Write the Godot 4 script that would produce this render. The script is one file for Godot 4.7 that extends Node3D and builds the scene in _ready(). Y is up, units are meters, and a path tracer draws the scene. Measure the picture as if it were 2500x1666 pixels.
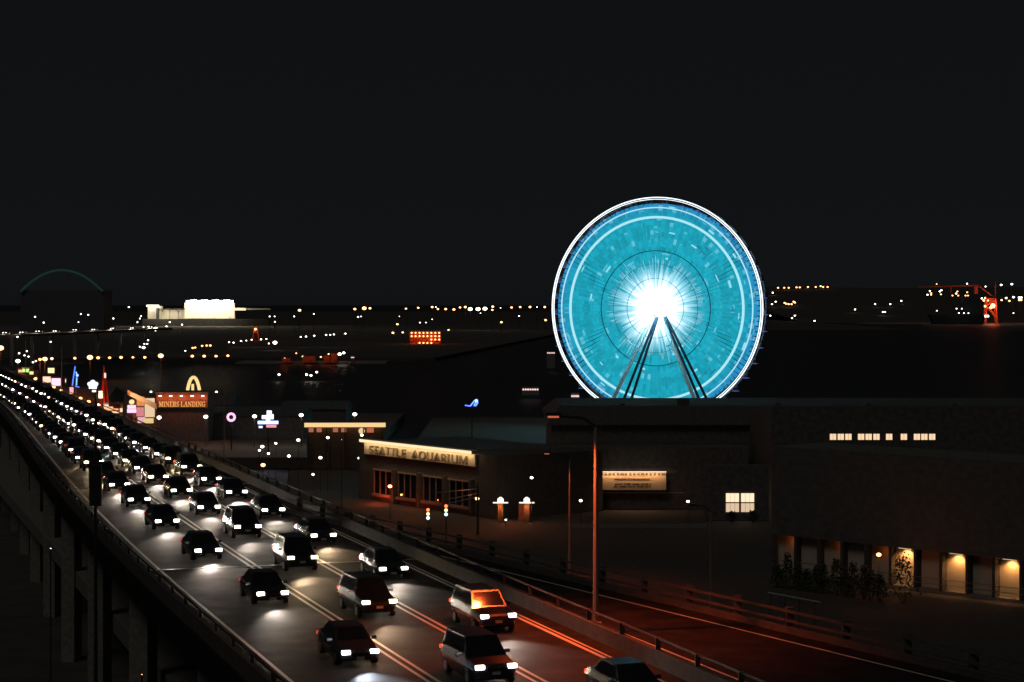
extends Node3D

const FP := 4882.8      # focal length in pixels of the 2500-pixel-wide frame
const EYE := 31.0       # height of the lens above the water
const HOR := 737.0      # row of the horizon
const SA := 0.31848     # sine and cosine of the angle between the elevated road and the view
const CA := 0.94793
const DECK := 16.0      # height of the elevated road
const LAND := 2.0

var M := {}
var taken := {}
var rng := RandomNumberGenerator.new()
var ball_mesh: Mesh
var pole_mesh: Mesh
var car_kits := []

# ------------------------------------------------------------------ helpers
func at(qx: float, qy: float, d: float) -> Vector3:
	return Vector3((qx - 1250.0) * d / FP, EYE - (qy - HOR) * d / FP, -d)

func road(s: float, u: float, y: float) -> Vector3:
	return Vector3(-s * SA + u * CA, y, -(s * CA + u * SA))

func lin(r: float, g: float, b: float) -> Color:
	return Color(r, g, b).linear_to_srgb()

func mat(r: float, g: float, b: float, rough := 0.8, metal := 0.0) -> StandardMaterial3D:
	var m := StandardMaterial3D.new()
	m.albedo_color = lin(r, g, b)
	m.roughness = rough
	m.metallic = metal
	return m

func glow(r: float, g: float, b: float, e: float) -> StandardMaterial3D:
	var m := StandardMaterial3D.new()
	m.albedo_color = lin(0.05, 0.05, 0.05)
	m.roughness = 0.6
	m.emission_enabled = true
	m.emission = lin(r, g, b)
	m.emission_energy_multiplier = e
	return m

func noise_tex(freq: float, octaves: int, lo: Color, hi: Color, sd: int, size := 512) -> NoiseTexture2D:
	var n := FastNoiseLite.new()
	n.seed = sd
	n.frequency = freq
	n.fractal_octaves = octaves
	var t := NoiseTexture2D.new()
	t.width = size
	t.height = size
	t.seamless = true
	t.noise = n
	var g := Gradient.new()
	g.set_color(0, lo)
	g.set_color(1, hi)
	t.color_ramp = g
	return t

func grained(r: float, g: float, b: float, rough: float, sd: int, scale := 0.12, spread := 0.35) -> StandardMaterial3D:
	var m := mat(1, 1, 1, rough)
	m.albedo_color = Color.WHITE
	m.albedo_texture = noise_tex(0.02, 5, lin(r * (1 - spread), g * (1 - spread), b * (1 - spread)), lin(r * (1 + spread), g * (1 + spread), b * (1 + spread)), sd)
	m.uv1_triplanar = true
	m.uv1_world_triplanar = true
	m.uv1_scale = Vector3(scale, scale, scale)
	return m

func start() -> SurfaceTool:
	var st := SurfaceTool.new()
	st.begin(Mesh.PRIMITIVE_TRIANGLES)
	st.set_smooth_group(-1)
	return st

func quad(st: SurfaceTool, a: Vector3, b: Vector3, c: Vector3, d: Vector3) -> void:
	for p in [a, b, c, a, c, d]:
		st.add_vertex(p)

func hexa(st: SurfaceTool, p: Array) -> void:   # p: four corners below, four above, same order
	quad(st, p[0], p[1], p[2], p[3])
	quad(st, p[7], p[6], p[5], p[4])
	for i in 4:
		var j: int = (i + 1) % 4
		quad(st, p[j], p[i], p[i + 4], p[j + 4])

func bx(st: SurfaceTool, c: Vector3, s: Vector3, b := Basis()) -> void:
	var p := []
	for y in [-0.5, 0.5]:
		for k in [[-0.5, -0.5], [0.5, -0.5], [0.5, 0.5], [-0.5, 0.5]]:
			p.append(c + b * Vector3(k[0] * s.x, y * s.y, k[1] * s.z))
	hexa(st, p)

func tube(st: SurfaceTool, a: Vector3, b: Vector3, r0: float, r1: float, n := 6) -> void:
	var z := (b - a).normalized()
	var x := z.cross(Vector3.UP if absf(z.y) < 0.9 else Vector3.RIGHT).normalized()
	var y := z.cross(x)
	for i in n:
		var t0 := TAU * i / n
		var t1 := TAU * (i + 1) / n
		var e0 := x * cos(t0) + y * sin(t0)
		var e1 := x * cos(t1) + y * sin(t1)
		quad(st, a + e0 * r0, b + e0 * r1, b + e1 * r1, a + e1 * r0)
		st.add_vertex(a); st.add_vertex(a + e0 * r0); st.add_vertex(a + e1 * r0)
		st.add_vertex(b); st.add_vertex(b + e1 * r1); st.add_vertex(b + e0 * r1)

func ring(st: SurfaceTool, r: float, wide: float, deep: float, z: float, n := 168, from := 0.0, to := TAU) -> void:
	for i in n:
		var t0 := from + (to - from) * i / n
		var t1 := from + (to - from) * (i + 1) / n
		var p := []
		for zz in [z - deep / 2, z + deep / 2]:
			for k in [[t0, r - wide / 2], [t0, r + wide / 2], [t1, r + wide / 2], [t1, r - wide / 2]]:
				p.append(Vector3(cos(k[0]) * k[1], sin(k[0]) * k[1], zz))
		quad(st, p[0], p[1], p[2], p[3])
		quad(st, p[7], p[6], p[5], p[4])
		quad(st, p[1], p[5], p[6], p[2])
		quad(st, p[0], p[3], p[7], p[4])

func box_mesh(s: Vector3, c := Vector3.ZERO) -> Mesh:
	var st := start()
	bx(st, c, s)
	return done(st)

func done(st: SurfaceTool) -> Mesh:
	st.generate_normals()
	return st.commit()

func named(called: String) -> String:
	var k: int = taken.get(called, 0)
	taken[called] = k + 1
	return called if k == 0 else "%s_%03d" % [called, k]

func part(called: String, mesh: Mesh, m: Material, parent: Node) -> MeshInstance3D:
	var o := MeshInstance3D.new()
	o.name = called
	o.mesh = mesh
	o.material_override = m
	var k := 1
	while parent.has_node(NodePath(o.name)):
		o.name = "%s_%03d" % [called, k]
		k += 1
	parent.add_child(o, true)
	return o

func tag(o: Node, label: String, category := "", group := "", kind := "") -> void:
	if label: o.set_meta("label", label)
	if category: o.set_meta("category", category)
	if group: o.set_meta("group", group)
	if kind: o.set_meta("kind", kind)

func thing(called: String, label: String, category: String, where := Vector3.ZERO, turn := 0.0, group := "") -> Node3D:
	var o := Node3D.new()
	o.name = named(called)
	add_child(o, true)
	o.position = where
	o.rotation.y = turn
	tag(o, label, category, group)
	return o

func single(called: String, mesh: Mesh, m: Material, label: String, category: String, where := Vector3.ZERO, turn := 0.0, group := "") -> MeshInstance3D:
	var o := MeshInstance3D.new()
	o.name = named(called)
	o.mesh = mesh
	o.material_override = m
	add_child(o, true)
	o.position = where
	o.rotation.y = turn
	tag(o, label, category, group)
	return o

func struct(called: String, mesh: Mesh, m: Material, label: String) -> MeshInstance3D:
	var o := MeshInstance3D.new()
	o.name = named(called)
	o.mesh = mesh
	o.material_override = m
	add_child(o, true)
	tag(o, label, "", "", "structure")
	return o

func omni(parent: Node, p: Vector3, c: Color, e: float, size := 0.2) -> void:
	var l := OmniLight3D.new()
	l.name = "lamp_light"
	l.light_color = c
	l.light_energy = e
	l.light_size = size
	l.omni_range = 400.0
	l.omni_attenuation = 2.0
	l.shadow_enabled = true
	l.position = p
	parent.add_child(l, true)

func area(parent: Node, p: Vector3, aim: Vector3, size: Vector2, c: Color, e: float) -> void:
	var l := AreaLight3D.new()
	l.name = "tube_light"
	l.light_color = c
	l.light_energy = e
	l.area_size = size
	l.area_normalize_energy = true
	l.area_range = 100.0
	l.shadow_enabled = true
	parent.add_child(l, true)
	var z := -aim.normalized()
	var y := z.cross(Vector3.RIGHT).normalized()
	l.transform = Transform3D(Basis(Vector3.RIGHT, y, z), p)

func spot(parent: Node, p: Vector3, aim: Vector3, c: Color, e: float, angle: float, size := 0.15) -> void:
	var l := SpotLight3D.new()
	l.name = "spot_light"
	l.light_color = c
	l.light_energy = e
	l.light_size = size
	l.spot_range = 400.0
	l.spot_angle = angle
	l.spot_angle_attenuation = 0.6
	l.spot_attenuation = 2.0
	l.shadow_enabled = true
	parent.add_child(l, true)
	var z := -aim.normalized()
	var x := (Vector3.UP if absf(z.y) < 0.95 else Vector3.RIGHT).cross(z).normalized()
	l.transform = Transform3D(Basis(x, z.cross(x), z), p)

func lettering(text: String, tall: float, deep: float, font_name := "Droid Sans", weight := 400) -> TextMesh:
	var f := SystemFont.new()
	f.font_names = PackedStringArray([font_name])
	f.font_weight = weight
	var t := TextMesh.new()
	t.font = f
	t.text = text
	t.font_size = 32
	t.pixel_size = tall / 32.0 * 1.38
	t.depth = deep
	t.curve_step = 2.0
	return t

func ramp(x: float, a: float, b: float) -> float:
	return smoothstep(a, b, x)

# edges and lanes of the elevated road, by the distance s along it
func edge_left(s: float) -> float:
	return lerpf(15.6, 21.6, ramp(s, 100, 330))

func edge_right(s: float) -> float:
	return lerpf(31.7, 33.2, ramp(s, 120, 300))

func lane(k: int, s: float) -> float:
	var near: float = [20.2, 24.2, 28.2][k]
	var far: float = [24.3, 27.4, 30.5][k]
	return lerpf(near, far, ramp(s, 100, 340))

# ------------------------------------------------------------------ lamps
func make_shared() -> void:
	var st := start()
	st.set_smooth_group(0)
	for i in 4:
		for j in 8:
			var a0 := PI * i / 4 - PI / 2
			var a1 := PI * (i + 1) / 4 - PI / 2
			var b0 := TAU * j / 8
			var b1 := TAU * (j + 1) / 8
			var f := func(a, b): return Vector3(cos(a) * cos(b), sin(a), cos(a) * sin(b))
			quad(st, f.call(a0, b0), f.call(a1, b0), f.call(a1, b1), f.call(a0, b1))
	ball_mesh = done(st)
	st = start()
	tube(st, Vector3.ZERO, Vector3.UP, 1.0, 0.7, 6)
	pole_mesh = done(st)

var lamp_m := {}

# a lamp on a pole, seen far off: Q pixel, distance, colour key, apparent width in Q pixels
func far_lamp(called: String, qx: float, qy: float, d: float, key: String, wide: float, label: String, group := "", base := LAND, cat := "lamp") -> Node3D:
	var p := at(qx, qy, d)
	var o := thing(called, label, cat, Vector3(p.x, base, p.z), 0.0, group)
	var tall := maxf(p.y - base, 0.6)
	var pole := part("pole", pole_mesh, M.pole_dark, o)
	var r := clampf(d * 0.00012, 0.06, 0.35)
	pole.scale = Vector3(r, tall, r)
	var head := part("lamp_head", ball_mesh, lamp_m[key], o)
	head.position = Vector3(0, tall, 0)
	var hr := wide * 0.43 * d / FP
	head.scale = Vector3(hr * 1.15, hr * 0.85, hr * 1.15)
	return o

func lamp_row(called: String, spots: Array, d: float, key: String, wide: float, label: String, group: String, base := LAND) -> void:
	for v in spots:
		far_lamp(called, v.x, v.y, d, key, wide * rng.randf_range(0.8, 1.15), label, group, base)

# ------------------------------------------------------------------ cars
func loft(st: SurfaceTool, stations: Array) -> void:   # [z, half width, bottom, top, inset of the top]
	var rings := []
	for s in stations:
		var w: float = s[1]
		var mid: float = lerpf(s[2], s[3], 0.62)
		rings.append([Vector3(-w * 0.93, s[2], s[0]), Vector3(-w, mid, s[0]), Vector3(-w + s[4], s[3], s[0]), Vector3(0, s[3] + s[4] * 0.25, s[0]), Vector3(w - s[4], s[3], s[0]), Vector3(w, mid, s[0]), Vector3(w * 0.93, s[2], s[0])])
	for i in rings.size() - 1:
		for j in 7:
			var k: int = (j + 1) % 7
			quad(st, rings[i][j], rings[i + 1][j], rings[i + 1][k], rings[i][k])
	for r in [rings[0], rings[-1]]:
		for j in range(1, 6):
			st.add_vertex(r[0]); st.add_vertex(r[j]); st.add_vertex(r[j + 1])

func panel(st: SurfaceTool, q: Array, u0: float, u1: float, v0: float, v1: float, out: Vector3) -> void:
	var f := func(u, v): return q[0].lerp(q[1], u).lerp(q[3].lerp(q[2], u), v) + out
	quad(st, f.call(u0, v0), f.call(u1, v0), f.call(u1, v1), f.call(u0, v1))

func make_car(kind: int) -> Dictionary:
	# kind 0 saloon, 1 tall estate, 2 van
	var lower: Array = [
		[[2.28, 0.66, 0.36, 0.6, 0.05], [2.12, 0.82, 0.26, 0.7, 0.07], [1.05, 0.89, 0.22, 0.88, 0.1], [-1.65, 0.89, 0.22, 0.96, 0.1], [-2.2, 0.84, 0.27, 0.93, 0.09], [-2.32, 0.74, 0.36, 0.8, 0.06]],
		[[2.25, 0.74, 0.4, 0.8, 0.05], [2.1, 0.86, 0.3, 0.9, 0.07], [1.0, 0.93, 0.26, 1.04, 0.08], [-1.9, 0.93, 0.26, 1.08, 0.08], [-2.25, 0.88, 0.32, 1.05, 0.07], [-2.35, 0.8, 0.4, 0.9, 0.05]],
		[[2.45, 0.78, 0.4, 0.85, 0.05], [2.3, 0.9, 0.3, 0.98, 0.07], [1.6, 0.97, 0.26, 1.12, 0.07], [-2.3, 0.97, 0.26, 1.15, 0.06], [-2.55, 0.94, 0.32, 1.12, 0.05], [-2.6, 0.9, 0.4, 1.0, 0.05]]][kind]
	var c: Array = [[0.87, 1.42, 1.1, 0.3, -1.1, -1.8, 0.79, 0.58], [1.03, 1.74, 1.0, 0.35, -1.95, -2.2, 0.85, 0.66], [1.1, 2.0, 1.75, 1.0, -2.4, -2.5, 0.9, 0.78]][kind]
	var kit := {"kind": kind}
	var st := start()
	loft(st, lower)
	var lo := [Vector3(-c[6], c[0], c[2]), Vector3(c[6], c[0], c[2]), Vector3(c[6], c[0], c[5]), Vector3(-c[6], c[0], c[5])]
	var hi := [Vector3(-c[7], c[1], c[3]), Vector3(c[7], c[1], c[3]), Vector3(c[7], c[1], c[4]), Vector3(-c[7], c[1], c[4])]
	hexa(st, lo + hi)
	kit.body = done(st)
	kit.windows = []
	for i in 4:
		var j: int = (i + 1) % 4
		var q := [lo[i], lo[j], hi[j], hi[i]]
		var n: Vector3 = (q[1] - q[0]).cross(q[3] - q[0]).normalized() * 0.008
		if n.dot((q[0] + q[1]) / 2 - Vector3(0, c[0], 0)) < 0: n = -n
		if i % 2 == 0:
			st = start()
			panel(st, q, 0.06, 0.94, 0.12, 0.9, n)
			kit.windows.append(done(st))
		else:
			for g in [[0.06, 0.46], [0.5, 0.94]]:
				st = start()
				panel(st, q, g[0], g[1], 0.12, 0.88, n)
				kit.windows.append(done(st))
	var front: float = lower[0][0]
	var back: float = lower[-1][0]
	kit.front = front
	kit.back = back
	kit.light_y = [0.62, 0.82, 0.84][kind]
	kit.light_x = [0.6, 0.66, 0.72][kind]
	kit.wide = lower[2][1]
	return kit

func car(kit: Dictionary, paint: Material, beam: Material, p: Vector3, dir: Vector3, label: String, called: String, group: String, category: String, bright: float, tint: Color) -> Node3D:
	var o := thing(called, label, category, p, atan2(dir.x, dir.z), group)
	var b := part("body", kit.body, paint, o)
	for w in kit.windows:
		part("window", w, M.glass_dark, o)
	for x in [-1, 1]:
		for z in [kit.front - 0.85, kit.back + 0.9]:
			var wl := part("wheel", M.tyre_mesh, M.rubber, o)
			wl.position = Vector3(x * (kit.wide - 0.12), 0.32, z)
			part("rim", M.rim_mesh, M.steel, wl)
		var hl := part("headlight", M.headlight_mesh, beam, o)
		hl.position = Vector3(x * kit.light_x, kit.light_y, kit.front - 0.04)
		var tl := part("tail_light", M.tail_mesh, M.tail, o)
		tl.position = Vector3(x * (kit.light_x + 0.06), kit.light_y + 0.12, kit.back - 0.0)
		var mr := part("mirror", M.mirror_mesh, paint, o)
		mr.position = Vector3(x * (kit.wide + 0.06), kit.light_y + 0.32, kit.front - 1.55)
	var gr := part("grille", M.grille_mesh, M.rubber, o)
	gr.position = Vector3(0, kit.light_y - 0.1, kit.front + 0.005)
	var plate := part("number_plate", M.plate_mesh, M.plate, o)
	plate.position = Vector3(0, kit.light_y - 0.24, kit.front - 0.02)
	spot(o, Vector3(0, kit.light_y, kit.front + 0.1), Vector3(0, -0.05, 1), tint, bright, 25.0, 0.15)
	return o

# ------------------------------------------------------------------ the scene
func _ready() -> void:
	rng.seed = 7
	var cam := Camera3D.new()
	cam.name = "camera"
	cam.projection = Camera3D.PROJECTION_FRUSTUM
	cam.near = 1.0
	cam.far = 30000.0
	cam.size = 1666.0 / FP
	cam.frustum_offset = Vector2(0, -(833.0 - HOR) / FP)
	cam.position = Vector3(0, EYE, 0)
	add_child(cam)
	cam.current = true
	var env := Environment.new()
	env.background_mode = Environment.BG_SKY
	var sky := ProceduralSkyMaterial.new()
	sky.sky_top_color = Color8(15, 15, 16)
	sky.sky_horizon_color = Color8(17, 19, 20)
	sky.sky_curve = 0.12
	sky.ground_horizon_color = Color8(16, 17, 18)
	sky.ground_bottom_color = Color8(12, 12, 12)
	sky.sky_energy_multiplier = 1.0
	sky.ground_energy_multiplier = 1.0
	env.sky = Sky.new()
	env.sky.sky_material = sky
	env.tonemap_mode = Environment.TONE_MAPPER_LINEAR
	env.tonemap_exposure = 1.0
	env.sdfgi_enabled = true
	env.ssao_enabled = true
	env.ssil_enabled = true
	var we := WorldEnvironment.new()
	we.name = "world_environment"
	we.environment = env
	add_child(we)
	var lift_light := DirectionalLight3D.new()  # added soft light that lifts the dark surfaces, no such source stands here
	lift_light.name = "night_fill"
	lift_light.light_color = Color(1.0, 0.97, 0.93)
	lift_light.light_energy = 0.046
	lift_light.light_angular_distance = 20.0
	lift_light.shadow_enabled = true
	lift_light.rotation_degrees = Vector3(-50, -28, 0)
	add_child(lift_light)
	sky.sun_angle_max = 1.0

	make_shared()
	make_materials()
	build_ground()
	build_elevated_road()
	build_traffic()
	build_wheel()
	build_sheds()
	build_waterfront()
	build_street()
	build_left_blocks()
	build_far_shore()

func make_materials() -> void:
	M.pole_dark = mat(0.05, 0.045, 0.04, 0.5, 0.3)
	M.pole = mat(0.3, 0.27, 0.25, 0.45, 0.4)
	M.steel = mat(0.35, 0.35, 0.36, 0.35, 0.8)
	M.rubber = mat(0.02, 0.02, 0.02, 0.7)
	M.glass_dark = mat(0.01, 0.012, 0.015, 0.06)
	M.glass_dark.metallic_specular = 0.6
	M.concrete = grained(0.22, 0.2, 0.18, 0.85, 11, 0.2)
	M.dark_wall = grained(0.09, 0.085, 0.08, 0.9, 12, 0.15)
	M.shed_wall = grained(0.12, 0.115, 0.11, 0.9, 13, 0.1)
	M.roof = grained(0.085, 0.082, 0.08, 0.85, 14, 0.08)
	M.brick = grained(0.15, 0.10, 0.08, 0.9, 15, 0.2)
	M.cream = grained(0.55, 0.48, 0.36, 0.8, 16, 0.6, 0.12)
	M.asphalt = grained(0.026, 0.022, 0.02, 0.5, 17, 0.05, 0.5)
	M.asphalt.roughness = 1.0
	M.asphalt.metallic_specular = 0.22
	M.asphalt.roughness_texture = noise_tex(0.015, 4, Color(0.6, 0.6, 0.6), Color(0.85, 0.85, 0.85), 18)
	M.street = grained(0.06, 0.055, 0.05, 0.75, 19, 0.07, 0.35)
	M.paving = grained(0.075, 0.068, 0.06, 0.9, 20, 0.1)
	M.earth = grained(0.075, 0.07, 0.065, 0.95, 21, 0.02)
	M.paint_white = grained(0.7, 0.66, 0.58, 0.6, 22, 0.6, 0.3)
	M.paint_yellow = grained(0.6, 0.42, 0.12, 0.6, 23, 0.3, 0.25)
	M.timber = grained(0.10, 0.08, 0.06, 0.9, 24, 0.2)
	M.leaf = grained(0.05, 0.07, 0.03, 0.8, 25, 0.5)
	var w := mat(0.03, 0.034, 0.038, 0.45)
	w.metallic_specular = 0.36
	w.normal_enabled = true
	var nt := noise_tex(0.03, 4, Color.BLACK, Color.WHITE, 26)
	nt.as_normal_map = true
	nt.bump_strength = 4.0
	w.normal_texture = nt
	w.uv1_triplanar = true
	w.uv1_world_triplanar = true
	w.uv1_scale = Vector3(0.03, 0.03, 0.03)
	M.water = w
	M.tail = glow(1.0, 0.03, 0.01, 3.0)
	lamp_m = {"w": glow(1.0, 0.9, 0.76, 7.0), "o": glow(1.0, 0.42, 0.16, 5.0), "r": glow(1.0, 0.16, 0.05, 2.2), "c": glow(0.8, 0.95, 1.0, 8.0), "d": glow(1.0, 0.8, 0.6, 1.6)}
	M.beam_warm = glow(1.0, 0.8, 0.52, 15.0)
	M.beam_white = glow(1.0, 0.93, 0.82, 15.0)
	M.beam_cool = glow(0.8, 0.88, 1.0, 14.0)
	var st := start()
	tube(st, Vector3(-0.11, 0, 0), Vector3(0.11, 0, 0), 0.32, 0.32, 14)
	M.tyre_mesh = done(st)
	st = start()
	tube(st, Vector3(-0.125, 0, 0), Vector3(0.125, 0, 0), 0.2, 0.2, 10)
	M.rim_mesh = done(st)
	M.headlight_mesh = box_mesh(Vector3(0.34, 0.15, 0.14))
	M.tail_mesh = box_mesh(Vector3(0.3, 0.13, 0.08))
	M.plate = mat(0.5, 0.5, 0.48, 0.5)
	M.plate_mesh = box_mesh(Vector3(0.32, 0.12, 0.1))
	M.mirror_mesh = box_mesh(Vector3(0.2, 0.13, 0.1))
	M.grille_mesh = box_mesh(Vector3(0.8, 0.16, 0.06))

func sheet(pts: Array, y: float) -> Mesh:
	var poly := PackedVector2Array()
	for p in pts: poly.append(p)
	var st := start()
	var idx := Geometry2D.triangulate_polygon(poly)
	for i in idx:
		st.add_vertex(Vector3(poly[i].x, y, poly[i].y))
	return done(st)

func slab(pts: Array, y0: float, y1: float) -> Mesh:
	var poly := PackedVector2Array()
	for p in pts: poly.append(p)
	var st := start()
	var idx := Geometry2D.triangulate_polygon(poly)
	for y in [y0, y1]:
		for i in idx:
			st.add_vertex(Vector3(poly[i].x, y, poly[i].y))
	for i in poly.size():
		var a := poly[i]
		var b := poly[(i + 1) % poly.size()]
		quad(st, Vector3(a.x, y0, a.y), Vector3(b.x, y0, b.y), Vector3(b.x, y1, b.y), Vector3(a.x, y1, a.y))
	return done(st)

func r2(s: float, u: float) -> Vector2:
	var p := road(s, u, 0)
	return Vector2(p.x, p.z)

func build_ground() -> void:
	struct("water", sheet([Vector2(-9000, 300), Vector2(9000, 300), Vector2(9000, -16000), Vector2(-9000, -16000)], 0.0), M.water, "dark bay water reaching the far shore")
	struct("ground", slab([r2(-120, -900), r2(-120, 66), r2(1700, 66), r2(1700, -900)], -4.0, LAND - 0.12), M.earth, "dark city ground along the bay")
	struct("pier_deck", slab([Vector2(-30, -228), Vector2(14, -120), Vector2(40, -50), Vector2(150, -50), Vector2(150, -345), Vector2(-38, -345)], -3.0, LAND - 0.06), M.paving, "dark pier deck under the long shed")
	struct("pier_deck", slab([Vector2(-20, -395), Vector2(90, -395), Vector2(90, -500), Vector2(-20, -500)], -3.0, LAND), M.timber, "pier deck that carries the big wheel")
	struct("pier_deck", slab([Vector2(-110, -372), Vector2(-28, -372), Vector2(-28, -520), Vector2(-110, -520)], -3.0, LAND), M.timber, "pier deck under the waterfront restaurants")
	struct("far_land", slab([Vector2(-3000, -1040), Vector2(-40, -1040), Vector2(60, -2000), Vector2(420, -2100), Vector2(420, -6000), Vector2(-3000, -6000)], -4.0, LAND - 0.1), M.earth, "dark flat harbour land on the far side of the bay")
	# low hills beyond the bay
	var st := start()
	var n := FastNoiseLite.new()
	n.seed = 3
	n.frequency = 0.0011
	var f := func(i, j):
		var x: float = 420.0 + i * 80.0
		var z: float = -2900.0 - j * 160.0
		var h: float = 55.0 * (j * 160.0) / 1300.0
		h = minf(h, 62.0) * (1.0 + 0.1 * n.get_noise_2d(x, z) * ramp(h, 30, 60))
		return Vector3(x, maxf(h, 0.0) + 0.3, z)
	for i in 40:
		for j in 12:
			quad(st, f.call(i, j), f.call(i, j + 1), f.call(i + 1, j + 1), f.call(i + 1, j))
	struct("hills", done(st), M.earth, "low dark hills across the bay")

func strip(f0: Callable, f1: Callable, s0: float, s1: float, step: float, y: float) -> Mesh:
	var st := start()
	var s := s0
	while s < s1 - 0.01:
		var e := minf(s + step, s1)
		quad(st, road(s, f0.call(s), y), road(s, f1.call(s), y), road(e, f1.call(e), y), road(e, f0.call(e), y))
		s = e
	return done(st)

func wall_strip(st: SurfaceTool, f: Callable, s0: float, s1: float, step: float, y0: float, y1: float, thick: float) -> void:
	var s := s0
	while s < s1 - 0.01:
		var e := minf(s + step, s1)
		var a: float = f.call(s)
		var b: float = f.call(e)
		hexa(st, [road(s, a, y0), road(s, a + thick, y0), road(e, b + thick, y0), road(e, b, y0), road(s, a, y1), road(s, a + thick, y1), road(e, b + thick, y1), road(e, b, y1)])
		s = e

func ramp_edge(s: float) -> float:
	return 32.9 + (123.5 - s) * 0.183

func build_elevated_road() -> void:
	var st := start()
	# the deck, a solid strip
	var s := 30.0
	while s < 480:
		var e := s + 6.0
		var a := edge_left(s) - 0.5
		var b := edge_right(s) + 0.5
		var c := edge_left(e) - 0.5
		var d := edge_right(e) + 0.5
		hexa(st, [road(s, a, DECK - 1.3), road(s, b, DECK - 1.3), road(e, d, DECK - 1.3), road(e, c, DECK - 1.3), road(s, a, DECK), road(s, b, DECK), road(e, d, DECK), road(e, c, DECK)])
		s = e
	var deck := struct("elevated_road", done(st), M.asphalt, "upper deck of the elevated road running into the distance")
	for k in [61.0, 112.0, 163.0, 214.0, 265.0, 316.0, 367.0]:
		st = start()
		hexa(st, [road(k, edge_left(k), DECK + 0.001), road(k, edge_right(k), DECK + 0.001), road(k + 0.28, edge_right(k), DECK + 0.001), road(k + 0.28, edge_left(k), DECK + 0.001),
			road(k, edge_left(k), DECK + 0.02), road(k, edge_right(k), DECK + 0.02), road(k + 0.28, edge_right(k), DECK + 0.02), road(k + 0.28, edge_left(k), DECK + 0.02)])
		part("expansion_joint", done(st), M.joint if M.has("joint") else mat(0.4, 0.38, 0.35, 0.4, 0.3), deck)
	# painted lines, kept solid and doubled to imitate headlight trails
	var lines := [[func(q): return edge_left(q) + 1.2, 0.16, "w"], [func(q): return edge_right(q) - 1.3, 0.2, "w"], [func(q): return edge_right(q) - 0.95, 0.12, "w"]]
	for l in lines:
		var f: Callable = l[0]
		var w: float = l[1]
		struct("road_line", strip(f, func(q): return f.call(q) + w, 40, 470, 6, DECK + 0.005), M.paint_white, "solid white edge line imitating a headlight trail on the elevated road")
	for k in 2:
		var mid := func(q): return (lane(k, q) + lane(k + 1, q)) / 2
		for off in [-0.28, 0.12]:
			struct("road_line", strip(func(q): return mid.call(q) + off, func(q): return mid.call(q) + off + 0.16, 40, 470, 6, DECK + 0.005), M.paint_white, "one of a pair of solid white lane lines imitating headlight trails on the elevated road")
	# parapets
	var side := thing("parapet", "dark concrete parapet with pipe rail on the inland side of the elevated road", "parapet")
	st = start()
	wall_strip(st, func(q): return edge_left(q) - 0.35, 30, 480, 6, DECK + 0.001, DECK + 0.75, 0.3)
	part("wall", done(st), M.dark_wall, side)
	st = start()
	var q0 := 30.0
	while q0 < 480:
		tube(st, road(q0, edge_left(q0) - 0.2, DECK + 1.1), road(q0 + 6, edge_left(q0 + 6) - 0.2, DECK + 1.1), 0.05, 0.05)
		q0 += 6
	part("rail", done(st), M.pole_dark, side)
	var pm := box_mesh(Vector3(0.14, 0.36, 0.14))
	for i in 40:
		var ps := part("post", pm, M.pole_dark, side)
		ps.position = road(50 + i * 4.0, edge_left(50 + i * 4.0) - 0.2, DECK + 0.93)
	side = thing("parapet", "dark concrete parapet with posts between the elevated road and the side ramp", "parapet")
	st = start()
	wall_strip(st, func(q): return edge_right(q) + 0.02, 30, 480, 6, DECK + 0.001, DECK + 0.7, 0.3)
	part("wall", done(st), M.dark_wall, side)
	st = start()
	q0 = 30.0
	while q0 < 480:
		tube(st, road(q0, edge_right(q0) + 0.17, DECK + 1.15), road(q0 + 6, edge_right(q0 + 6) + 0.17, DECK + 1.15), 0.06, 0.06)
		q0 += 6
	part("rail", done(st), M.pole_dark, side)
	var pm2 := box_mesh(Vector3(0.2, 0.5, 0.2))
	for i in 40:
		var ps := part("post", pm2, M.pole_dark, side)
		ps.position = road(40 + i * 4.0, edge_right(40 + i * 4.0) + 0.17, DECK + 0.95)
	# columns and the lower deck
	st = start()
	s = 30.0
	while s < 480:
		var e := s + 10.0
		var b := edge_right(s) - 1
		var d := edge_right(e) - 1
		hexa(st, [road(s, 18, 8.0), road(s, b, 8.0), road(e, d, 8.0), road(e, 18, 8.0), road(s, 18, 9.2), road(s, b, 9.2), road(e, d, 9.2), road(e, 18, 9.2)])
		s = e
	struct("lower_road_deck", done(st), M.concrete, "lower deck under the elevated road")
	var cm := box_mesh(Vector3(1.2, DECK - 1.32 - LAND + 0.12, 1.2), Vector3(0, (DECK - 1.32 - LAND + 0.12) / 2, 0))
	for i in 18:
		for u in [0, 1]:
			var sc := 45.0 + i * 24.0
			var c := single("road_column", cm, M.concrete, "square concrete column holding up the elevated road", "column", road(sc, edge_right(sc) - 1.2 if u else edge_left(sc) + 1.0, LAND - 0.12), -0.324, "columns under the elevated road")
	# the ramp that leaves to the right
	var pts := []
	for k in range(36, 126, 6): pts.append(r2(k, ramp_edge(k) + 0.5))
	pts.append(r2(123.5, edge_right(123.5) + 0.51))
	for k in range(123, 33, -6): pts.append(r2(k, edge_right(k) + 0.51))
	struct("side_ramp", slab(pts, DECK - 1.2, DECK - 0.004), M.asphalt, "side ramp curving away from the elevated road")
	struct("road_line", strip(func(q): return ramp_edge(q) - 1.3, func(q): return ramp_edge(q) - 1.16, 36, 118, 6, DECK + 0.002), M.paint_white, "white edge line of the side ramp")
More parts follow.
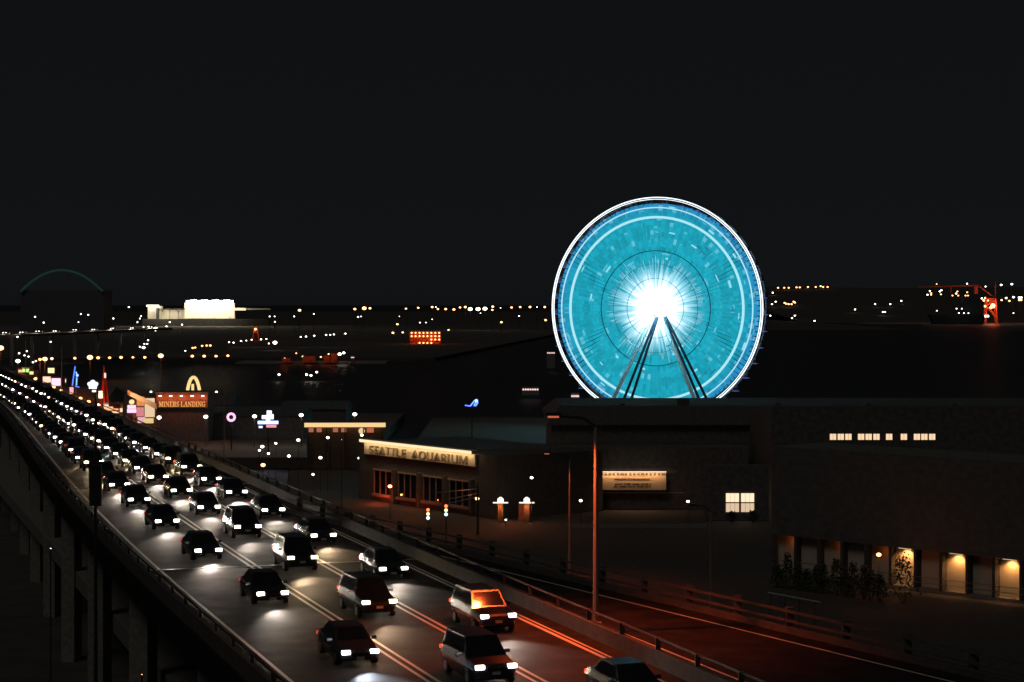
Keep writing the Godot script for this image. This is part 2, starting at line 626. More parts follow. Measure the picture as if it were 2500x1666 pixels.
	struct("road_line", strip(func(q): return edge_right(q) + 1.0 + (123 - q) * 0.02, func(q): return edge_right(q) + 1.14 + (123 - q) * 0.02, 36, 112, 6, DECK + 0.002), M.paint_white, "white inner line of the side ramp")
	side = thing("guard_rail", "dark railing of posts and two rails along the outer edge of the side ramp", "guard rail")
	st = start()
	wall_strip(st, func(q): return ramp_edge(q) + 0.05, 36, 140, 8, DECK - 0.003, DECK + 0.3, 0.3)
	part("kerb", done(st), M.dark_wall, side)
	for h in [0.62, 1.05]:
		st = start()
		hexa(st, [road(36, ramp_edge(36) + 0.1, DECK + h - 0.12), road(36, ramp_edge(36) + 0.2, DECK + h - 0.12), road(140, ramp_edge(140) + 0.2, DECK + h - 0.12), road(140, ramp_edge(140) + 0.1, DECK + h - 0.12),
			road(36, ramp_edge(36) + 0.1, DECK + h), road(36, ramp_edge(36) + 0.2, DECK + h), road(140, ramp_edge(140) + 0.2, DECK + h), road(140, ramp_edge(140) + 0.1, DECK + h)])
		part("rail", done(st), M.dark_wall, side)
	var pm3 := box_mesh(Vector3(0.34, 0.84, 0.34))
	for i in 26:
		var ps := part("post", pm3, M.dark_wall, side)
		ps.position = road(38 + i * 4.0, ramp_edge(38 + i * 4.0) + 0.35, DECK + 0.72)
	# a sodium lamp on its tall pole beside the road, its arm over the lanes
	tall_lamp(Vector3(3.8, DECK, -90.6), at(1454, 1043, 90.6).y, at(1351, 1015, 90.0), true, "tall lamp post with a long arm at the fork of road and ramp", 210.0)

func tall_lamp(foot: Vector3, top: float, head: Vector3, lit: bool, label: String, e: float) -> Node3D:
	var o := thing("street_lamp", label, "street lamp", foot)
	var st := start()
	tube(st, Vector3.ZERO, Vector3(0, top - foot.y, 0), 0.15, 0.085, 10)
	part("pole", done(st), M.pole, o)
	st = start()
	bx(st, Vector3(0, 0.25, 0), Vector3(0.5, 0.5, 0.5))
	part("base", done(st), M.concrete, o)
	var a := Vector3(0, top - foot.y, 0)
	var b := head - foot
	var c := Vector3(lerpf(a.x, b.x, 0.3), lerpf(a.y, b.y, 0.75), lerpf(a.z, b.z, 0.3))
	st = start()
	tube(st, a, c, 0.08, 0.06, 8)
	tube(st, c, b, 0.06, 0.045, 8)
	part("arm", done(st), M.pole_dark, o)
	st = start()
	bx(st, b + Vector3(0, 0.06, 0), Vector3(0.75, 0.14, 0.3))
	part("lamp_housing", done(st), M.pole_dark, o)
	st = start()
	bx(st, b + Vector3(0, -0.06, 0), Vector3(0.5, 0.08, 0.24))
	part("lamp_glass", done(st), glow(1.0, 0.22, 0.1, 0.55) if lit else M.pole_dark, o)
	if lit:
		spot(o, b + Vector3(0, -0.14, 0), Vector3(0, -1, 0.05), Color(1.0, 0.36, 0.15), e, 62.0, 0.2)
	return o

func build_traffic() -> void:
	for k in 3: car_kits.append(make_car(k))
	var paints := [["black", mat(0.012, 0.012, 0.013, 0.25)], ["dark grey", mat(0.03, 0.03, 0.032, 0.25)], ["dark blue", mat(0.008, 0.012, 0.025, 0.25)], ["dark red", mat(0.016, 0.004, 0.004, 0.25)], ["dark green", mat(0.006, 0.014, 0.01, 0.25)]]
	for p in paints:
		p[1].clearcoat_enabled = true
		p[1].clearcoat_roughness = 0.05
	var kinds := ["saloon car", "estate car", "van"]
	var ranks := ["first", "second", "third", "fourth", "fifth", "sixth", "seventh", "eighth", "ninth", "tenth", "eleventh", "twelfth", "thirteenth", "fourteenth", "fifteenth", "sixteenth", "seventeenth", "eighteenth", "nineteenth", "twentieth"]
	var lanes := ["inland lane", "middle lane", "seaward lane"]
	var from := [82.0, 76.0, 70.0]
	for k in 3:
		var s: float = from[k]
		var i := 0
		while s < 440.0:
			var kind: int = [0, 0, 1, 0, 0, 0, 1, 0][rng.randi() % 8]
			var pi: int = rng.randi() % 5
			var u := lane(k, s) + rng.randf_range(-0.12, 0.12)
			var p := road(s, u, DECK + 0.006)
			var q := road(s - 6, lane(k, s - 6), DECK + 0.006)
			var b: int = rng.randi() % 4
			var beam: Material = [M.beam_white, M.beam_warm, M.beam_white, M.beam_cool][b]
			var tint: Color = [Color(1, 0.93, 0.85), Color(1, 0.86, 0.68), Color(1, 0.93, 0.85), Color(0.88, 0.94, 1)][b]
			var near: bool = i < ranks.size()
			var label: String
			if near:
				label = "%s %s with lit headlights, %s from the near end of the %s" % [paints[pi][0], kinds[kind], ranks[i], lanes[k]]
			else:
				label = "distant car seen as a pair of headlights in the far stretch of the %s" % lanes[k]
			car(car_kits[kind], paints[pi][1], beam, p, q - p, label, ["saloon_car", "estate_car", "van"][kind], "cars with lit headlights in the %s" % lanes[k], "van" if kind == 2 else "car", 26.0 * rng.randf_range(0.7, 1.3), tint)
			s += rng.randf_range(6.0, 7.6) + lerpf(11.0, 0.0, ramp(s, 85, 215))
			i += 1

# ------------------------------------------------------------------ the big wheel
func led_material(v: int) -> StandardMaterial3D:
	var r := RandomNumberGenerator.new()
	r.seed = 100 + v
	var im := Image.create(160, 2, false, Image.FORMAT_RGB8)
	var reach := r.randf_range(0.34, 0.5)
	var block := 1.0
	var left := 0
	var pale := 0.0
	for i in 160:
		if left <= 0:
			left = r.randi_range(2, 9)
			block = r.randf_range(0.78, 1.14)
			pale = r.randf_range(0.15, 0.4) if r.randf() < 0.07 else 0.0
		left -= 1
		var t := (i + 0.5) / 160.0
		var c := Color(0.010, 0.37, 0.50).lerp(Color(0.02, 0.24, 0.52), ramp(t, 0.8, 0.96)) * block
		c = c.lerp(Color(0.35, 0.75, 0.9), pale)
		var w := 1.0 - ramp(t, reach * 0.55, reach)
		c = c.lerp(Color(0.45, 0.85, 1.0), w * 0.85)
		c = c.lerp(Color(2.0, 2.1, 2.2), 1.0 - ramp(t, 0.10, 0.30 + 0.09 * sin(v * 1.7)))  # whitens towards the hub, painting its burst of glare into the LED colour
		for j in 2: im.set_pixel(i, j, (c / 2.2).linear_to_srgb().clamp())
	var m := StandardMaterial3D.new()
	m.albedo_color = lin(0.02, 0.02, 0.025)
	m.roughness = 0.5
	m.emission_enabled = true
	m.emission = Color.WHITE
	m.emission_operator = BaseMaterial3D.EMISSION_OP_MULTIPLY
	m.emission_texture = ImageTexture.create_from_image(im)
	m.emission_energy_multiplier = 2.2
	m.texture_repeat = false
	return m

func spoke_mesh(r0: float, r1: float, w0: float, w1: float, deep: float) -> Mesh:
	var st := start()
	var faces := [[0, 1, 2, 3], [7, 6, 5, 4], [0, 3, 7, 4], [1, 5, 6, 2], [0, 4, 5, 1], [3, 2, 6, 7]]
	var p := []
	for z in [-deep / 2, deep / 2]:
		for k in [[-w0, r0], [w0, r0], [w1, r1], [-w1, r1]]:
			p.append(Vector3(k[0] / 2, k[1], z))
	for f in faces:
		for k in [f[0], f[1], f[2], f[0], f[2], f[3]]:
			st.set_uv(Vector2(p[k].y / 25.8, 0.5))
			st.add_vertex(p[k])
	return done(st)

func build_wheel() -> void:
	var c := at(1606, 753, 460)
	var o := thing("ferris_wheel", "huge teal lit observation wheel standing on a pier behind the long shed", "ferris wheel", Vector3(c.x, LAND, c.z), deg_to_rad(-23))
	var hubh := c.y - LAND
	var up := Vector3(0, hubh, 0)
	var mats := []
	for v in 14: mats.append(led_material(v))
	var sm := spoke_mesh(1.4, 24.05, 0.1, 0.98, 0.16)
	var sb := spoke_mesh(1.4, 24.05, 0.1, 0.98, 0.16)
	var r := RandomNumberGenerator.new()
	r.seed = 5
	for face in 2:
		for i in 126:  # most of these glowing spokes are added to fill the disc with light
			var a := TAU * (i + 0.5 * face) / 126
			var sp := part("led_spoke", sm if face == 0 else sb, mats[r.randi() % 14], o)
			sp.transform = Transform3D(Basis(Vector3(0, 0, 1), a), up + Vector3(0, 0, 1.5 if face == 0 else -1.5))
	var white := glow(0.85, 0.95, 1.0, 1.8)
	var pale := glow(0.42, 0.82, 0.95, 1.0)
	for k in [[25.42, 0.22, 1.75], [25.0, 0.11, 1.75]]:
		var st := start()
		ring(st, k[0], k[1], 0.24, k[2])
		part("rim_light", done(st), white, o).position = up
	var back := start()
	ring(back, 25.2, 0.3, 0.3, -1.75)
	part("rim", done(back), M.steel, o).position = up
	for k in [[20.9, 0.55, 1.7], [23.1, 0.26, 1.7]]:
		var st := start()
		ring(st, k[0], k[1], 0.2, k[2])
		part("ring_light", done(st), pale, o).position = up
	for k in [[13.2, 0.16, 1.8], [6.85, 0.08, 1.8], [10.2, 0.06, 1.8]]:
		var st := start()
		ring(st, k[0], k[1], 0.14, k[2])
		part("hoop", done(st), mat(0.02, 0.05, 0.08, 0.5), o).position = up
	var strut := box_mesh(Vector3(0.07, 1.5, 0.07), Vector3(0, 24.7, 0))
	for i in 42:
		for z in [1.65, -1.65]:
			var sp := part("rim_strut", strut, M.pole_dark, o)
			sp.transform = Transform3D(Basis(Vector3(0, 0, 1), TAU * i / 42), up + Vector3(0, 0, z))
	var st := start()
	tube(st, Vector3(0, 0, -3.4), Vector3(0, 0, 3.4), 1.5, 1.5, 24)
	part("hub", done(st), M.steel, o).position = up
	st = start()
	tube(st, Vector3(0, 0, 2.0), Vector3(0, 0, 2.3), 3.0, 2.2, 32)
	part("hub_light", done(st), glow(0.95, 0.98, 1.0, 3.0), o).position = up
	M_pale(0)
	# added glowing rods that imitate rays of glare out from the hub
	var rod := start()
	bx(rod, Vector3(0, 7.5, 0), Vector3(0.045, 9.0, 0.08))
	var rod_mesh := done(rod)
	for i in 96:
		var rd := part("glare_rod", rod_mesh, pale, o)
		rd.transform = Transform3D(Basis(Vector3(0, 0, 1), TAU * (i + r.randf_range(-0.3, 0.3)) / 96).scaled_local(Vector3(1, r.randf_range(0.6, 1.08), 1)), up + Vector3(0, 0, 1.63))
	# light bars between the spokes
	for i in 64:
		var bar := part("light_bar", M.bar_mesh, M_pale(i), o)
		var a := r.randf() * TAU
		var rad := r.randf_range(9.0, 23.8)
		bar.transform = Transform3D(Basis(Vector3(0, 0, 1), a), up) * Transform3D(Basis().scaled(Vector3(r.randf_range(0.5, 1.9), r.randf_range(0.5, 1.6), 1)), Vector3(0, rad, 1.64))
	# gondolas hang upright between the two rims
	var cab := start()
	bx(cab, Vector3(0, -0.85, 0), Vector3(1.2, 1.0, 1.6))
	hexa(cab, [Vector3(-0.6, -0.35, -0.8), Vector3(0.6, -0.35, -0.8), Vector3(0.6, -0.35, 0.8), Vector3(-0.6, -0.35, 0.8), Vector3(-0.3, 0, -0.5), Vector3(0.3, 0, -0.5), Vector3(0.3, 0, 0.5), Vector3(-0.3, 0, 0.5)])
	var cab_mesh := done(cab)
	var win := box_mesh(Vector3(0.9, 0.5, 0.03), Vector3(0, -0.8, 0.815))
	var under := box_mesh(Vector3(1.2, 0.14, 1.65), Vector3(0, -1.43, 0))
	var violet := glow(0.16, 0.2, 1.0, 0.4)
	var cabin := mat(0.06, 0.07, 0.09, 0.4)
	for i in 42:
		var a := TAU * (i + 0.5) / 42
		var g := part("gondola", cab_mesh, cabin, o)
		g.position = up + Vector3(sin(a) * 25.4, cos(a) * 25.4, 0)
		part("window", win, M.glass_dark, g)
		part("light_strip", under, violet, g)
	# legs: unlit ones coloured near black, hub light painted white into the others
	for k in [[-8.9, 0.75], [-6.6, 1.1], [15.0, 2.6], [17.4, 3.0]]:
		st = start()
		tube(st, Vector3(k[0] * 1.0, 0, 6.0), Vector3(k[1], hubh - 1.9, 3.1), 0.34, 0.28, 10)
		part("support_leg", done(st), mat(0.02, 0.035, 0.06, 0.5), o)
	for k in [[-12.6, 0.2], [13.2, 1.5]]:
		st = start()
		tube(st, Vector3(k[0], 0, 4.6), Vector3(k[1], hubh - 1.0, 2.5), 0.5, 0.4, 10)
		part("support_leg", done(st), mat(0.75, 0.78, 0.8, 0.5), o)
	st = start()
	bx(st, Vector3(0, 1.2, 0), Vector3(30, 2.4, 18))
	part("boarding_platform", done(st), M.timber, o)
	omni(o, up + Vector3(0, 0, 6.5), Color(0.6, 0.92, 1.0), 220.0, 1.5)

func M_pale(i: int) -> Material:
	if not M.has("pale0"):
		M.pale0 = glow(0.30, 0.72, 0.85, 1.0)
		M.pale1 = glow(0.10, 0.50, 0.68, 1.0)
		M.pale2 = glow(0.01, 0.20, 0.33, 1.0)
		M.bar_mesh = box_mesh(Vector3(1, 0.34, 0.1))
	return M["pale%d" % (i % 3)]

# ------------------------------------------------------------------ sheds on the near pier
func build_sheds() -> void:
	# the long dark shed whose roof cuts the wheel
	var o := thing("pier_shed", "long dark pier shed with a level roof and a row of lit square windows", "building", Vector3(0, LAND, 0))
	var d := 286.0
	var x0 := at(1345, 0, d).x
	var x1 := 130.0
	var top := at(0, 991, 296).y - LAND
	var eave := top - 2.2
	var st := start()
	hexa(st, [Vector3(x0, 0, -d), Vector3(x1, 0, -d), Vector3(x1, 0, -330), Vector3(x0, 0, -330), Vector3(x0, eave, -d), Vector3(x1, eave, -d), Vector3(x1, eave, -330), Vector3(x0, eave, -330)])
	part("wall", done(st), M.shed_wall, o)
	st = start()
	hexa(st, [Vector3(x0 - 0.6, eave, -d + 0.8), Vector3(x1, eave, -d + 0.8), Vector3(x1, eave, -331), Vector3(x0 - 0.6, eave, -331), Vector3(x0 + 1.5, top, -296), Vector3(x1, top, -296), Vector3(x1, top, -320), Vector3(x0 + 1.5, top, -320)])
	part("roof", done(st), M.roof, o)
	st = start()
	bx(st, at(1668, 984, 297) - Vector3(0, LAND, 0), Vector3(1.7, 1.4, 1.6))
	part("roof_vent", done(st), M.roof, o)
	for q in [1520, 1900, 2120, 2330]:
		st = start()
		tube(st, Vector3(at(q, 0, 297).x, top - 0.4, -297), Vector3(at(q, 0, 297).x, top + 0.25, -297), 0.35, 0.35, 10)
		part("roof_vent", done(st), M.roof, o)
	# clerestory monitor with eleven lit windows
	var wd := 262.0
	var wl := glow(1.0, 0.68, 0.42, 1.05)
	st = start()
	hexa(st, [Vector3(34, 0, -wd), Vector3(120, 0, -wd), Vector3(120, 0, -285.9), Vector3(34, 0, -285.9), Vector3(34, 15.2, -wd), Vector3(120, 15.2, -wd), Vector3(120, top - 0.05, -285.9), Vector3(34, top - 0.05, -285.9)])
	part("front_wing", done(st), M.shed_wall, o)
	for qx in [2034, 2053, 2071.5, 2102.5, 2121, 2140, 2171, 2207, 2239, 2257, 2276]:
		var p := at(qx, 1067, wd) - Vector3(0, LAND, 0)
		var w := part("window", box_mesh(Vector3(0.86, 0.8, 0.06)), wl, o)
		w.position = p + Vector3(0, 0, 0.02)
		st = start()
		for k in [[0, 0.43, 0.95, 0.07], [0, -0.43, 0.95, 0.07]]:
			bx(st, Vector3(k[0], k[1], 0.05), Vector3(k[2], k[3], 0.08))
		bx(st, Vector3(-0.45, 0, 0.05), Vector3(0.07, 0.79, 0.08))
		bx(st, Vector3(0.45, 0, 0.05), Vector3(0.07, 0.79, 0.08))
		bx(st, Vector3(0, 0, 0.045), Vector3(0.03, 0.79, 0.03))
		part("window_frame", done(st), M.pole_dark, w)
	for qx in [2277, 2284]:
		var w := part("window", box_mesh(Vector3(0.22, 0.4, 0.05)), glow(0.6, 0.6, 0.6, 0.03), o)
		w.position = at(qx, 1163, wd) - Vector3(0, LAND, 0)
	# entrance building with the long lettered sign, turned a little towards the road
	var a := at(893, 1120, 294)
	var b := at(1170, 1120, 270)
	var along := Vector3(b.x - a.x, 0, b.z - a.z)
	var long := along.length()
	var turn := -atan2(along.z, along.x)
	var e := thing("entrance_hall", "low dark entrance hall with a columned front below the long lettered sign", "building", Vector3(a.x, LAND, a.z), turn)
	st = start()
	bx(st, Vector3(long / 2 + 1, 4.2, -9), Vector3(long + 6, 8.4, 18))
	part("wall", done(st), M.dark_wall, e)
	# bays: sills, mullions and lintels of the ground floor
	var frame := mat(0.28, 0.2, 0.16, 0.7)
	for i in 4:
		var cx := 5.0 + i * 6.6
		var sill := part("sill", box_mesh(Vector3(5.2, 0.35, 0.5)), frame, e)
		sill.position = Vector3(cx, 0.9, 0.26)
		var glass := part("window", box_mesh(Vector3(5.0, 3.3, 0.06)), M.glass_dark, e)
		glass.position = Vector3(cx, 2.75, 0.035)
		for j in 4:
			var mu := part("mullion", box_mesh(Vector3(0.12, 3.3, 0.14)), frame, glass)
			mu.position = Vector3(-2.4 + j * 1.6, 0, 0.1)
		var li := part("lintel", box_mesh(Vector3(5.2, 0.22, 0.3)), frame, e)
		li.position = Vector3(cx, 4.55, 0.16)
		var col := part("column", box_mesh(Vector3(0.6, 4.9, 0.6)), M.dark_wall, e)
		col.position = Vector3(cx + 3.3, 2.45, 0.32)
	omni(e, Vector3(6.5, 1.0, 2.2), Color(1.0, 0.36, 0.16), 5.0, 0.1)
	omni(e, Vector3(16, 1.0, 2.2), Color(1.0, 0.36, 0.16), 1.5, 0.1)
	var s := thing("lettered_sign", "long cream sign with raised capitals under a glowing hood over the entrance hall", "sign", Vector3(a.x, LAND + 6.7, a.z), turn)
	part("board", box_mesh(Vector3(long - 0.6, 1.62, 0.3), Vector3(long / 2, 0.81, 0.35)), M.cream, s)
	var txt := lettering("SEATTLE  AQUARIUM", 1.1, 0.14)
	var tm := part("letters", txt, mat(0.2, 0.155, 0.11, 0.7), s)
	tm.position = Vector3(long / 2, 0.72, 0.6)
	var tw := txt.get_aabb().size.x
	tm.scale = Vector3((long - 4.0) / maxf(tw, 0.1), 1.0, 1.0)
	part("hood", box_mesh(Vector3(long - 0.2, 0.08, 1.15), Vector3(long / 2, 2.22, 0.75)), M.cream, s)
	part("hood_light", box_mesh(Vector3(long - 0.4, 0.42, 0.12), Vector3(long / 2, 1.96, 1.2)), glow(1.0, 0.78, 0.45, 1.15), s)
	area(s, Vector3(long / 2, 1.7, 1.15), Vector3(0, -1, -0.7), Vector2(long - 1.0, 0.2), Color(1.0, 0.84, 0.62), 30.0)
	# second building: flat front facing the street, with the smaller lit sign
	var f := thing("visitor_hall", "dark flat fronted hall behind the tall lamp post carrying a small lit sign", "building", Vector3(0, LAND, -279))
	st = start()
	bx(st, Vector3(14, 4.3, -3.3), Vector3(38, 8.6, 6))
	part("wall", done(st), M.shed_wall, f)
	part("eave_rail", box_mesh(Vector3(14, 0.07, 0.08), Vector3(17, at(0, 1206, 277).y - LAND, 0.6)), mat(0.5, 0.5, 0.5, 0.4, 0.5), f)
	var sp := at(1544, 1176, 278)
	var g := thing("lit_sign", "small cream lit sign board with two lines of dark letters on the visitor hall", "sign", sp + Vector3(0, -1.2, 0))
	var sw := 165.0 * 278 / FP
	part("board", box_mesh(Vector3(sw, 2.4, 0.16), Vector3(0, 1.2, -0.2)), M.cream, g)
	part("light_tube", box_mesh(Vector3(sw, 0.09, 0.1), Vector3(0, 2.55, 0.28)), glow(1.0, 0.86, 0.66, 1.6), g)
	for i in 16:
		var bk := part("bracket", box_mesh(Vector3(0.32 if i % 5 else 0.5, 0.26, 0.1)), M.timber, g)
		bk.position = Vector3(-sw / 2 + 0.4 + i * (sw - 0.8) / 15, 2.22, -0.06)
	var t2 := part("letters", lettering("WELCOME TO THE AQUARIUM", 0.22, 0.05, "Droid Sans", 700), mat(0.03, 0.02, 0.02), g)
	t2.position = Vector3(0, 1.5, -0.09)
	t2.scale = Vector3(sw * 0.52 / maxf((t2.mesh as TextMesh).get_aabb().size.x, 0.1), 1, 1)
	var dm := mat(0.05, 0.03, 0.025)
	for row in 2:
		for i in 26:
			if (i * 7 + row * 3) % 6 == 0: continue
			var mark := part("letter", box_mesh(Vector3(rng.randf_range(0.09, 0.17), 0.22, 0.04)), dm, g)
			mark.position = Vector3(-2.5 + i * 0.2, 0.82 - row * 0.36, -0.1)
	area(g, Vector3(0, 2.44, 0.3), Vector3(0, -1, -0.35), Vector2(sw - 0.3, 0.1), Color(1.0, 0.72, 0.48), 15.0)
	# lit window pair in the shed's front, with a bush before it
	var wb := at(1814, 1236, 261.8)
	var h := thing("corner_pavilion", "dark pavilion with one wide lit window of four panes", "building", Vector3(wb.x, LAND, -265))
	st = start()
	bx(st, Vector3(0, 3.6, -1.6), Vector3(9, 7.2, 3))
	part("wall", done(st), M.shed_wall, h)
	var wy := wb.y - LAND
	for i in 2:
		for j in 2:
			var w := part("window", box_mesh(Vector3(1.72, 1.15, 0.05)), glow(1.0, 0.72, 0.48, 1.25 if j else 0.75), h)
			w.position = Vector3(-1.0 + i * 2.0, wy - 0.55 + j * 1.32, -0.06)
			for k in 2:
				var bar := part("glazing_bar", box_mesh(Vector3(0.03, 1.15, 0.03)), mat(0.3, 0.2, 0.12), w)
				bar.position = Vector3(-0.3 + k * 0.6, 0, 0.03)
	bush(Vector3(wb.x - 1.3, LAND, -263.2), 2.2, wy - 0.9, 40, "shrub", "leafy shrub growing before the lower half of the lit pavilion window", 1.7)
	bush(Vector3(wb.x + 1.5, LAND, -263.0), 2.0, wy - 0.8, 41, "shrub", "second leafy shrub under the lit pavilion window nearer the gallery", 1.7)

func bush(p: Vector3, wide: float, tall: float, sd: int, called: String, label: String, spread := 1.0, group := "") -> void:
	var r := RandomNumberGenerator.new()
	r.seed = sd
	var o := thing(called, label, "shrub", p, 0.0, group)
	var st := start()
	for i in 5:
		var a := TAU * i / 5.0 + r.randf()
		tube(st, Vector3(cos(a), 0, sin(a)) * 0.1, Vector3(cos(a) * wide * 0.4, tall * r.randf_range(0.5, 0.85), sin(a) * wide * 0.4), 0.05, 0.02, 5)
	part("stem", done(st), M.timber, o)
	st = start()
	for i in 260:
		var a := r.randf() * TAU
		var h := pow(r.randf(), 0.7)
		var rad := wide * 0.5 * sqrt(r.randf()) * (1.15 - h * 0.75)
		var c := Vector3(cos(a) * rad, tall * (0.15 + 0.85 * h) * r.randf_range(0.85, 1.08), sin(a) * rad)
		var u := Vector3(r.randfn(), r.randfn(), r.randfn()).normalized() * r.randf_range(0.1, 0.22)
		var v := u.cross(Vector3(r.randfn(), r.randfn(), r.randfn())).normalized() * r.randf_range(0.06, 0.12)
		quad(st, c - u, c + v, c + u, c - v)
	part("foliage", done(st), M.leaf, o)

# ------------------------------------------------------------------ street below, gallery at the right
func build_street() -> void:
	struct("street", strip(func(_s): return 36.0, func(_s): return 58.0, -60, 420, 20, LAND - 0.05), M.street, "street between the elevated road and the piers")
	struct("pavement", strip(func(_s): return 58.0, func(_s): return 66.0, -60, 420, 20, LAND), M.paving, "pavement along the piers")
	var kerb := start()
	hexa(kerb, [at(1370, 1290, 0) * 0 + Vector3(7, LAND - 0.06, -257), Vector3(25, LAND - 0.06, -257), Vector3(25, LAND - 0.06, -256.5), Vector3(7, LAND - 0.06, -256.5), Vector3(7, LAND + 0.42, -257), Vector3(25, LAND + 0.42, -257), Vector3(25, LAND + 0.42, -256.5), Vector3(7, LAND + 0.42, -256.5)])
	single("low_wall", done(kerb), M.concrete, "low concrete wall along the pavement before the visitor hall", "wall")
	# portico pillars with lit canopies
	for k in [[1222, "left pillar with a lit canopy lamp at the entrance steps"], [1286, "pillar with a lit canopy lamp beside the orange doorway"]]:
		var d := 263.0
		var p := at(k[0], 1228, d)
		var o := thing("canopy_pillar", k[1].replace("left pillar", "pillar"), "pillar", Vector3(p.x, LAND, p.z))
		var h := p.y - LAND
		part("pillar", box_mesh(Vector3(0.72, h - 0.06, 0.72), Vector3(0, (h - 0.06) / 2, 0)), M.dark_wall, o)
		part("canopy_light", box_mesh(Vector3(2.0, 0.1, 0.9), Vector3(0, h, 0)), glow(1.0, 0.8, 0.6, 1.3), o)
		var st := start()
		tube(st, Vector3(0, h + 0.06, 0), Vector3(0, h + 0.5, 0), 0.42, 0.42, 10)
		tube(st, Vector3(0, h + 0.5, 0), Vector3(0, h + 0.75, 0), 0.42, 0.1, 10)
		part("lamp", done(st), glow(1.0, 0.86, 0.6, 1.8), o)
		omni(o, Vector3(0, h - 0.5, 1.0), Color(1.0, 0.5, 0.25), 3.0, 0.1)
	var door := single("doorway", box_mesh(Vector3(0.75, 2.4, 0.1)), grained(0.4, 0.13, 0.06, 0.7, 51), "orange lit door panel between the two canopy pillars", "door", at(1273, 1265, 265) , 0.0)
	door.position.y = LAND + 1.2
	# lamps on poles near the entrance; stars in the photo
	for k in [[952, 1188, 266, "sodium lamp on a pole before the dark part of the entrance hall"], [1165, 1218, 250, "sodium lamp on a pole beside the signal mast, before the entrance hall"]]:
		var o := far_lamp("street_lamp", k[0], k[1], k[2], "o", 11.0, k[3], "", LAND, "street lamp")
		omni(o, Vector3(0, at(0, k[1], k[2]).y - LAND, 0.7), Color(1.0, 0.5, 0.25), 6.0, 0.2)
	far_lamp("street_lamp", 1298, 1167, 262, "w", 8.0, "white globe lamp high on a pole over the canopy pillars", "", LAND, "street lamp")
	far_lamp("street_lamp", 1418, 1223, 260, "w", 8.0, "white globe lamp between the two tall lamp posts", "", LAND, "street lamp")
	far_lamp("street_lamp", 1680, 1225, 258, "w", 8.0, "white globe lamp on a pole at the end of the low wall", "", LAND, "street lamp")
	far_lamp("bollard_light", 1235, 1270, 258, "w", 5.0, "small white bollard light at the foot of a canopy pillar", "", LAND, "light")
	# traffic signals with their mast arms
	for k in [[1045, 1255, 236, "traffic signal with three lit lenses standing further from the sodium lamp"], [1089, 1246, 232, "larger traffic signal with three lit lenses beside the mast arms"]]:
		var p := at(k[0], k[1], k[2])
		var o := thing("traffic_signal", k[3], "traffic signal", Vector3(p.x, LAND, p.z))
		var h := p.y - LAND
		var st := start()
		tube(st, Vector3.ZERO, Vector3(0, h - 0.7, 0), 0.08, 0.06, 6)
		part("pole", done(st), M.pole_dark, o)
		part("housing", box_mesh(Vector3(0.5, 1.5, 0.3), Vector3(0, h, 0)), M.rubber, o)
		for j in 3:
			st = start()
			tube(st, Vector3(0, h + 0.48 - j * 0.48, 0.15), Vector3(0, h + 0.48 - j * 0.48, 0.2), 0.19, 0.17, 10)
			part("signal_light", done(st), [glow(1.0, 0.12, 0.05, 4.0), glow(1.0, 0.5, 0.2, 4.0), glow(0.45, 1.0, 0.9, 4.0)][j], o)
	var mst := at(1166, 1190, 249)
	var ma := thing("signal_mast", "dark signal mast with three long pale arms reaching over the street", "mast", Vector3(mst.x, LAND, mst.z))
	var sta := start()
	tube(sta, Vector3.ZERO, Vector3(0, mst.y - LAND + 0.6, 0), 0.16, 0.1, 8)
	part("pole", done(sta), M.pole_dark, ma)
	for k in [[1068, 1203, 238], [1096, 1219, 236], [1095, 1230, 234]]:
		sta = start()
		tube(sta, Vector3(0, mst.y - LAND - 0.2 - 0.5 * (k[1] - 1203) / 14.0, 0), at(k[0], k[1], k[2]) - Vector3(mst.x, LAND, mst.z), 0.06, 0.045, 6)
		part("arm", done(sta), mat(0.7, 0.7, 0.68, 0.35, 0.5), ma)
	# unlit and lit tall posts further back
	tall_lamp(Vector3(at(1391, 0, 204).x, LAND, -204), at(0, 1122, 204).y, at(1335, 1107, 203), true, "tall lamp post with an arm standing behind the side ramp, nearer the entrance", 90.0)
	var p3 := tall_lamp(Vector3(at(1736, 0, 168).x, LAND, -168), at(0, 1250, 168).y, at(1690, 1234, 168), false, "tall lamp post with a straight arm standing before the pavilion", 0.0)
	far_lamp("street_lamp", 834, 1074, 262, "d", 2.0, "slender tall post standing between the road and the white lamp rows", "", LAND, "street lamp")
	# gallery at the right: columns, deep bays, some bays lit
	var a := Vector3(at(1885, 0, 214).x, LAND, -214)
	var b := Vector3(at(2560, 0, 190).x, LAND, -190)
	var along := b - a
	var turn := -atan2(along.z, along.x)
	var long := along.length()
	var o := thing("gallery", "long dark two storey gallery with lit bays between its columns", "building", a, turn)
	var top := 8.6
	part("upper_wall", box_mesh(Vector3(long, 9.4, 9.0), Vector3(long / 2, 4.1 + 4.7, -4.6)), M.shed_wall, o)
	part("floor", box_mesh(Vector3(long, 0.3, 8.8), Vector3(long / 2, 0.1, -4.6)), M.concrete, o)
	part("back_wall", box_mesh(Vector3(long, 3.86, 0.3), Vector3(long / 2, 2.17, -1.25)), M.cream, o)
	var n := 11
	for i in n + 1:
		var x := long * i / n
		part("column", box_mesh(Vector3(0.34, 3.85, 0.5), Vector3(x, 2.175, -0.35)), M.dark_wall, o)
	for h in [0.85, 1.4]:
		part("rail", box_mesh(Vector3(long, 0.07, 0.07), Vector3(long / 2, h, 0.0)), M.steel, o)
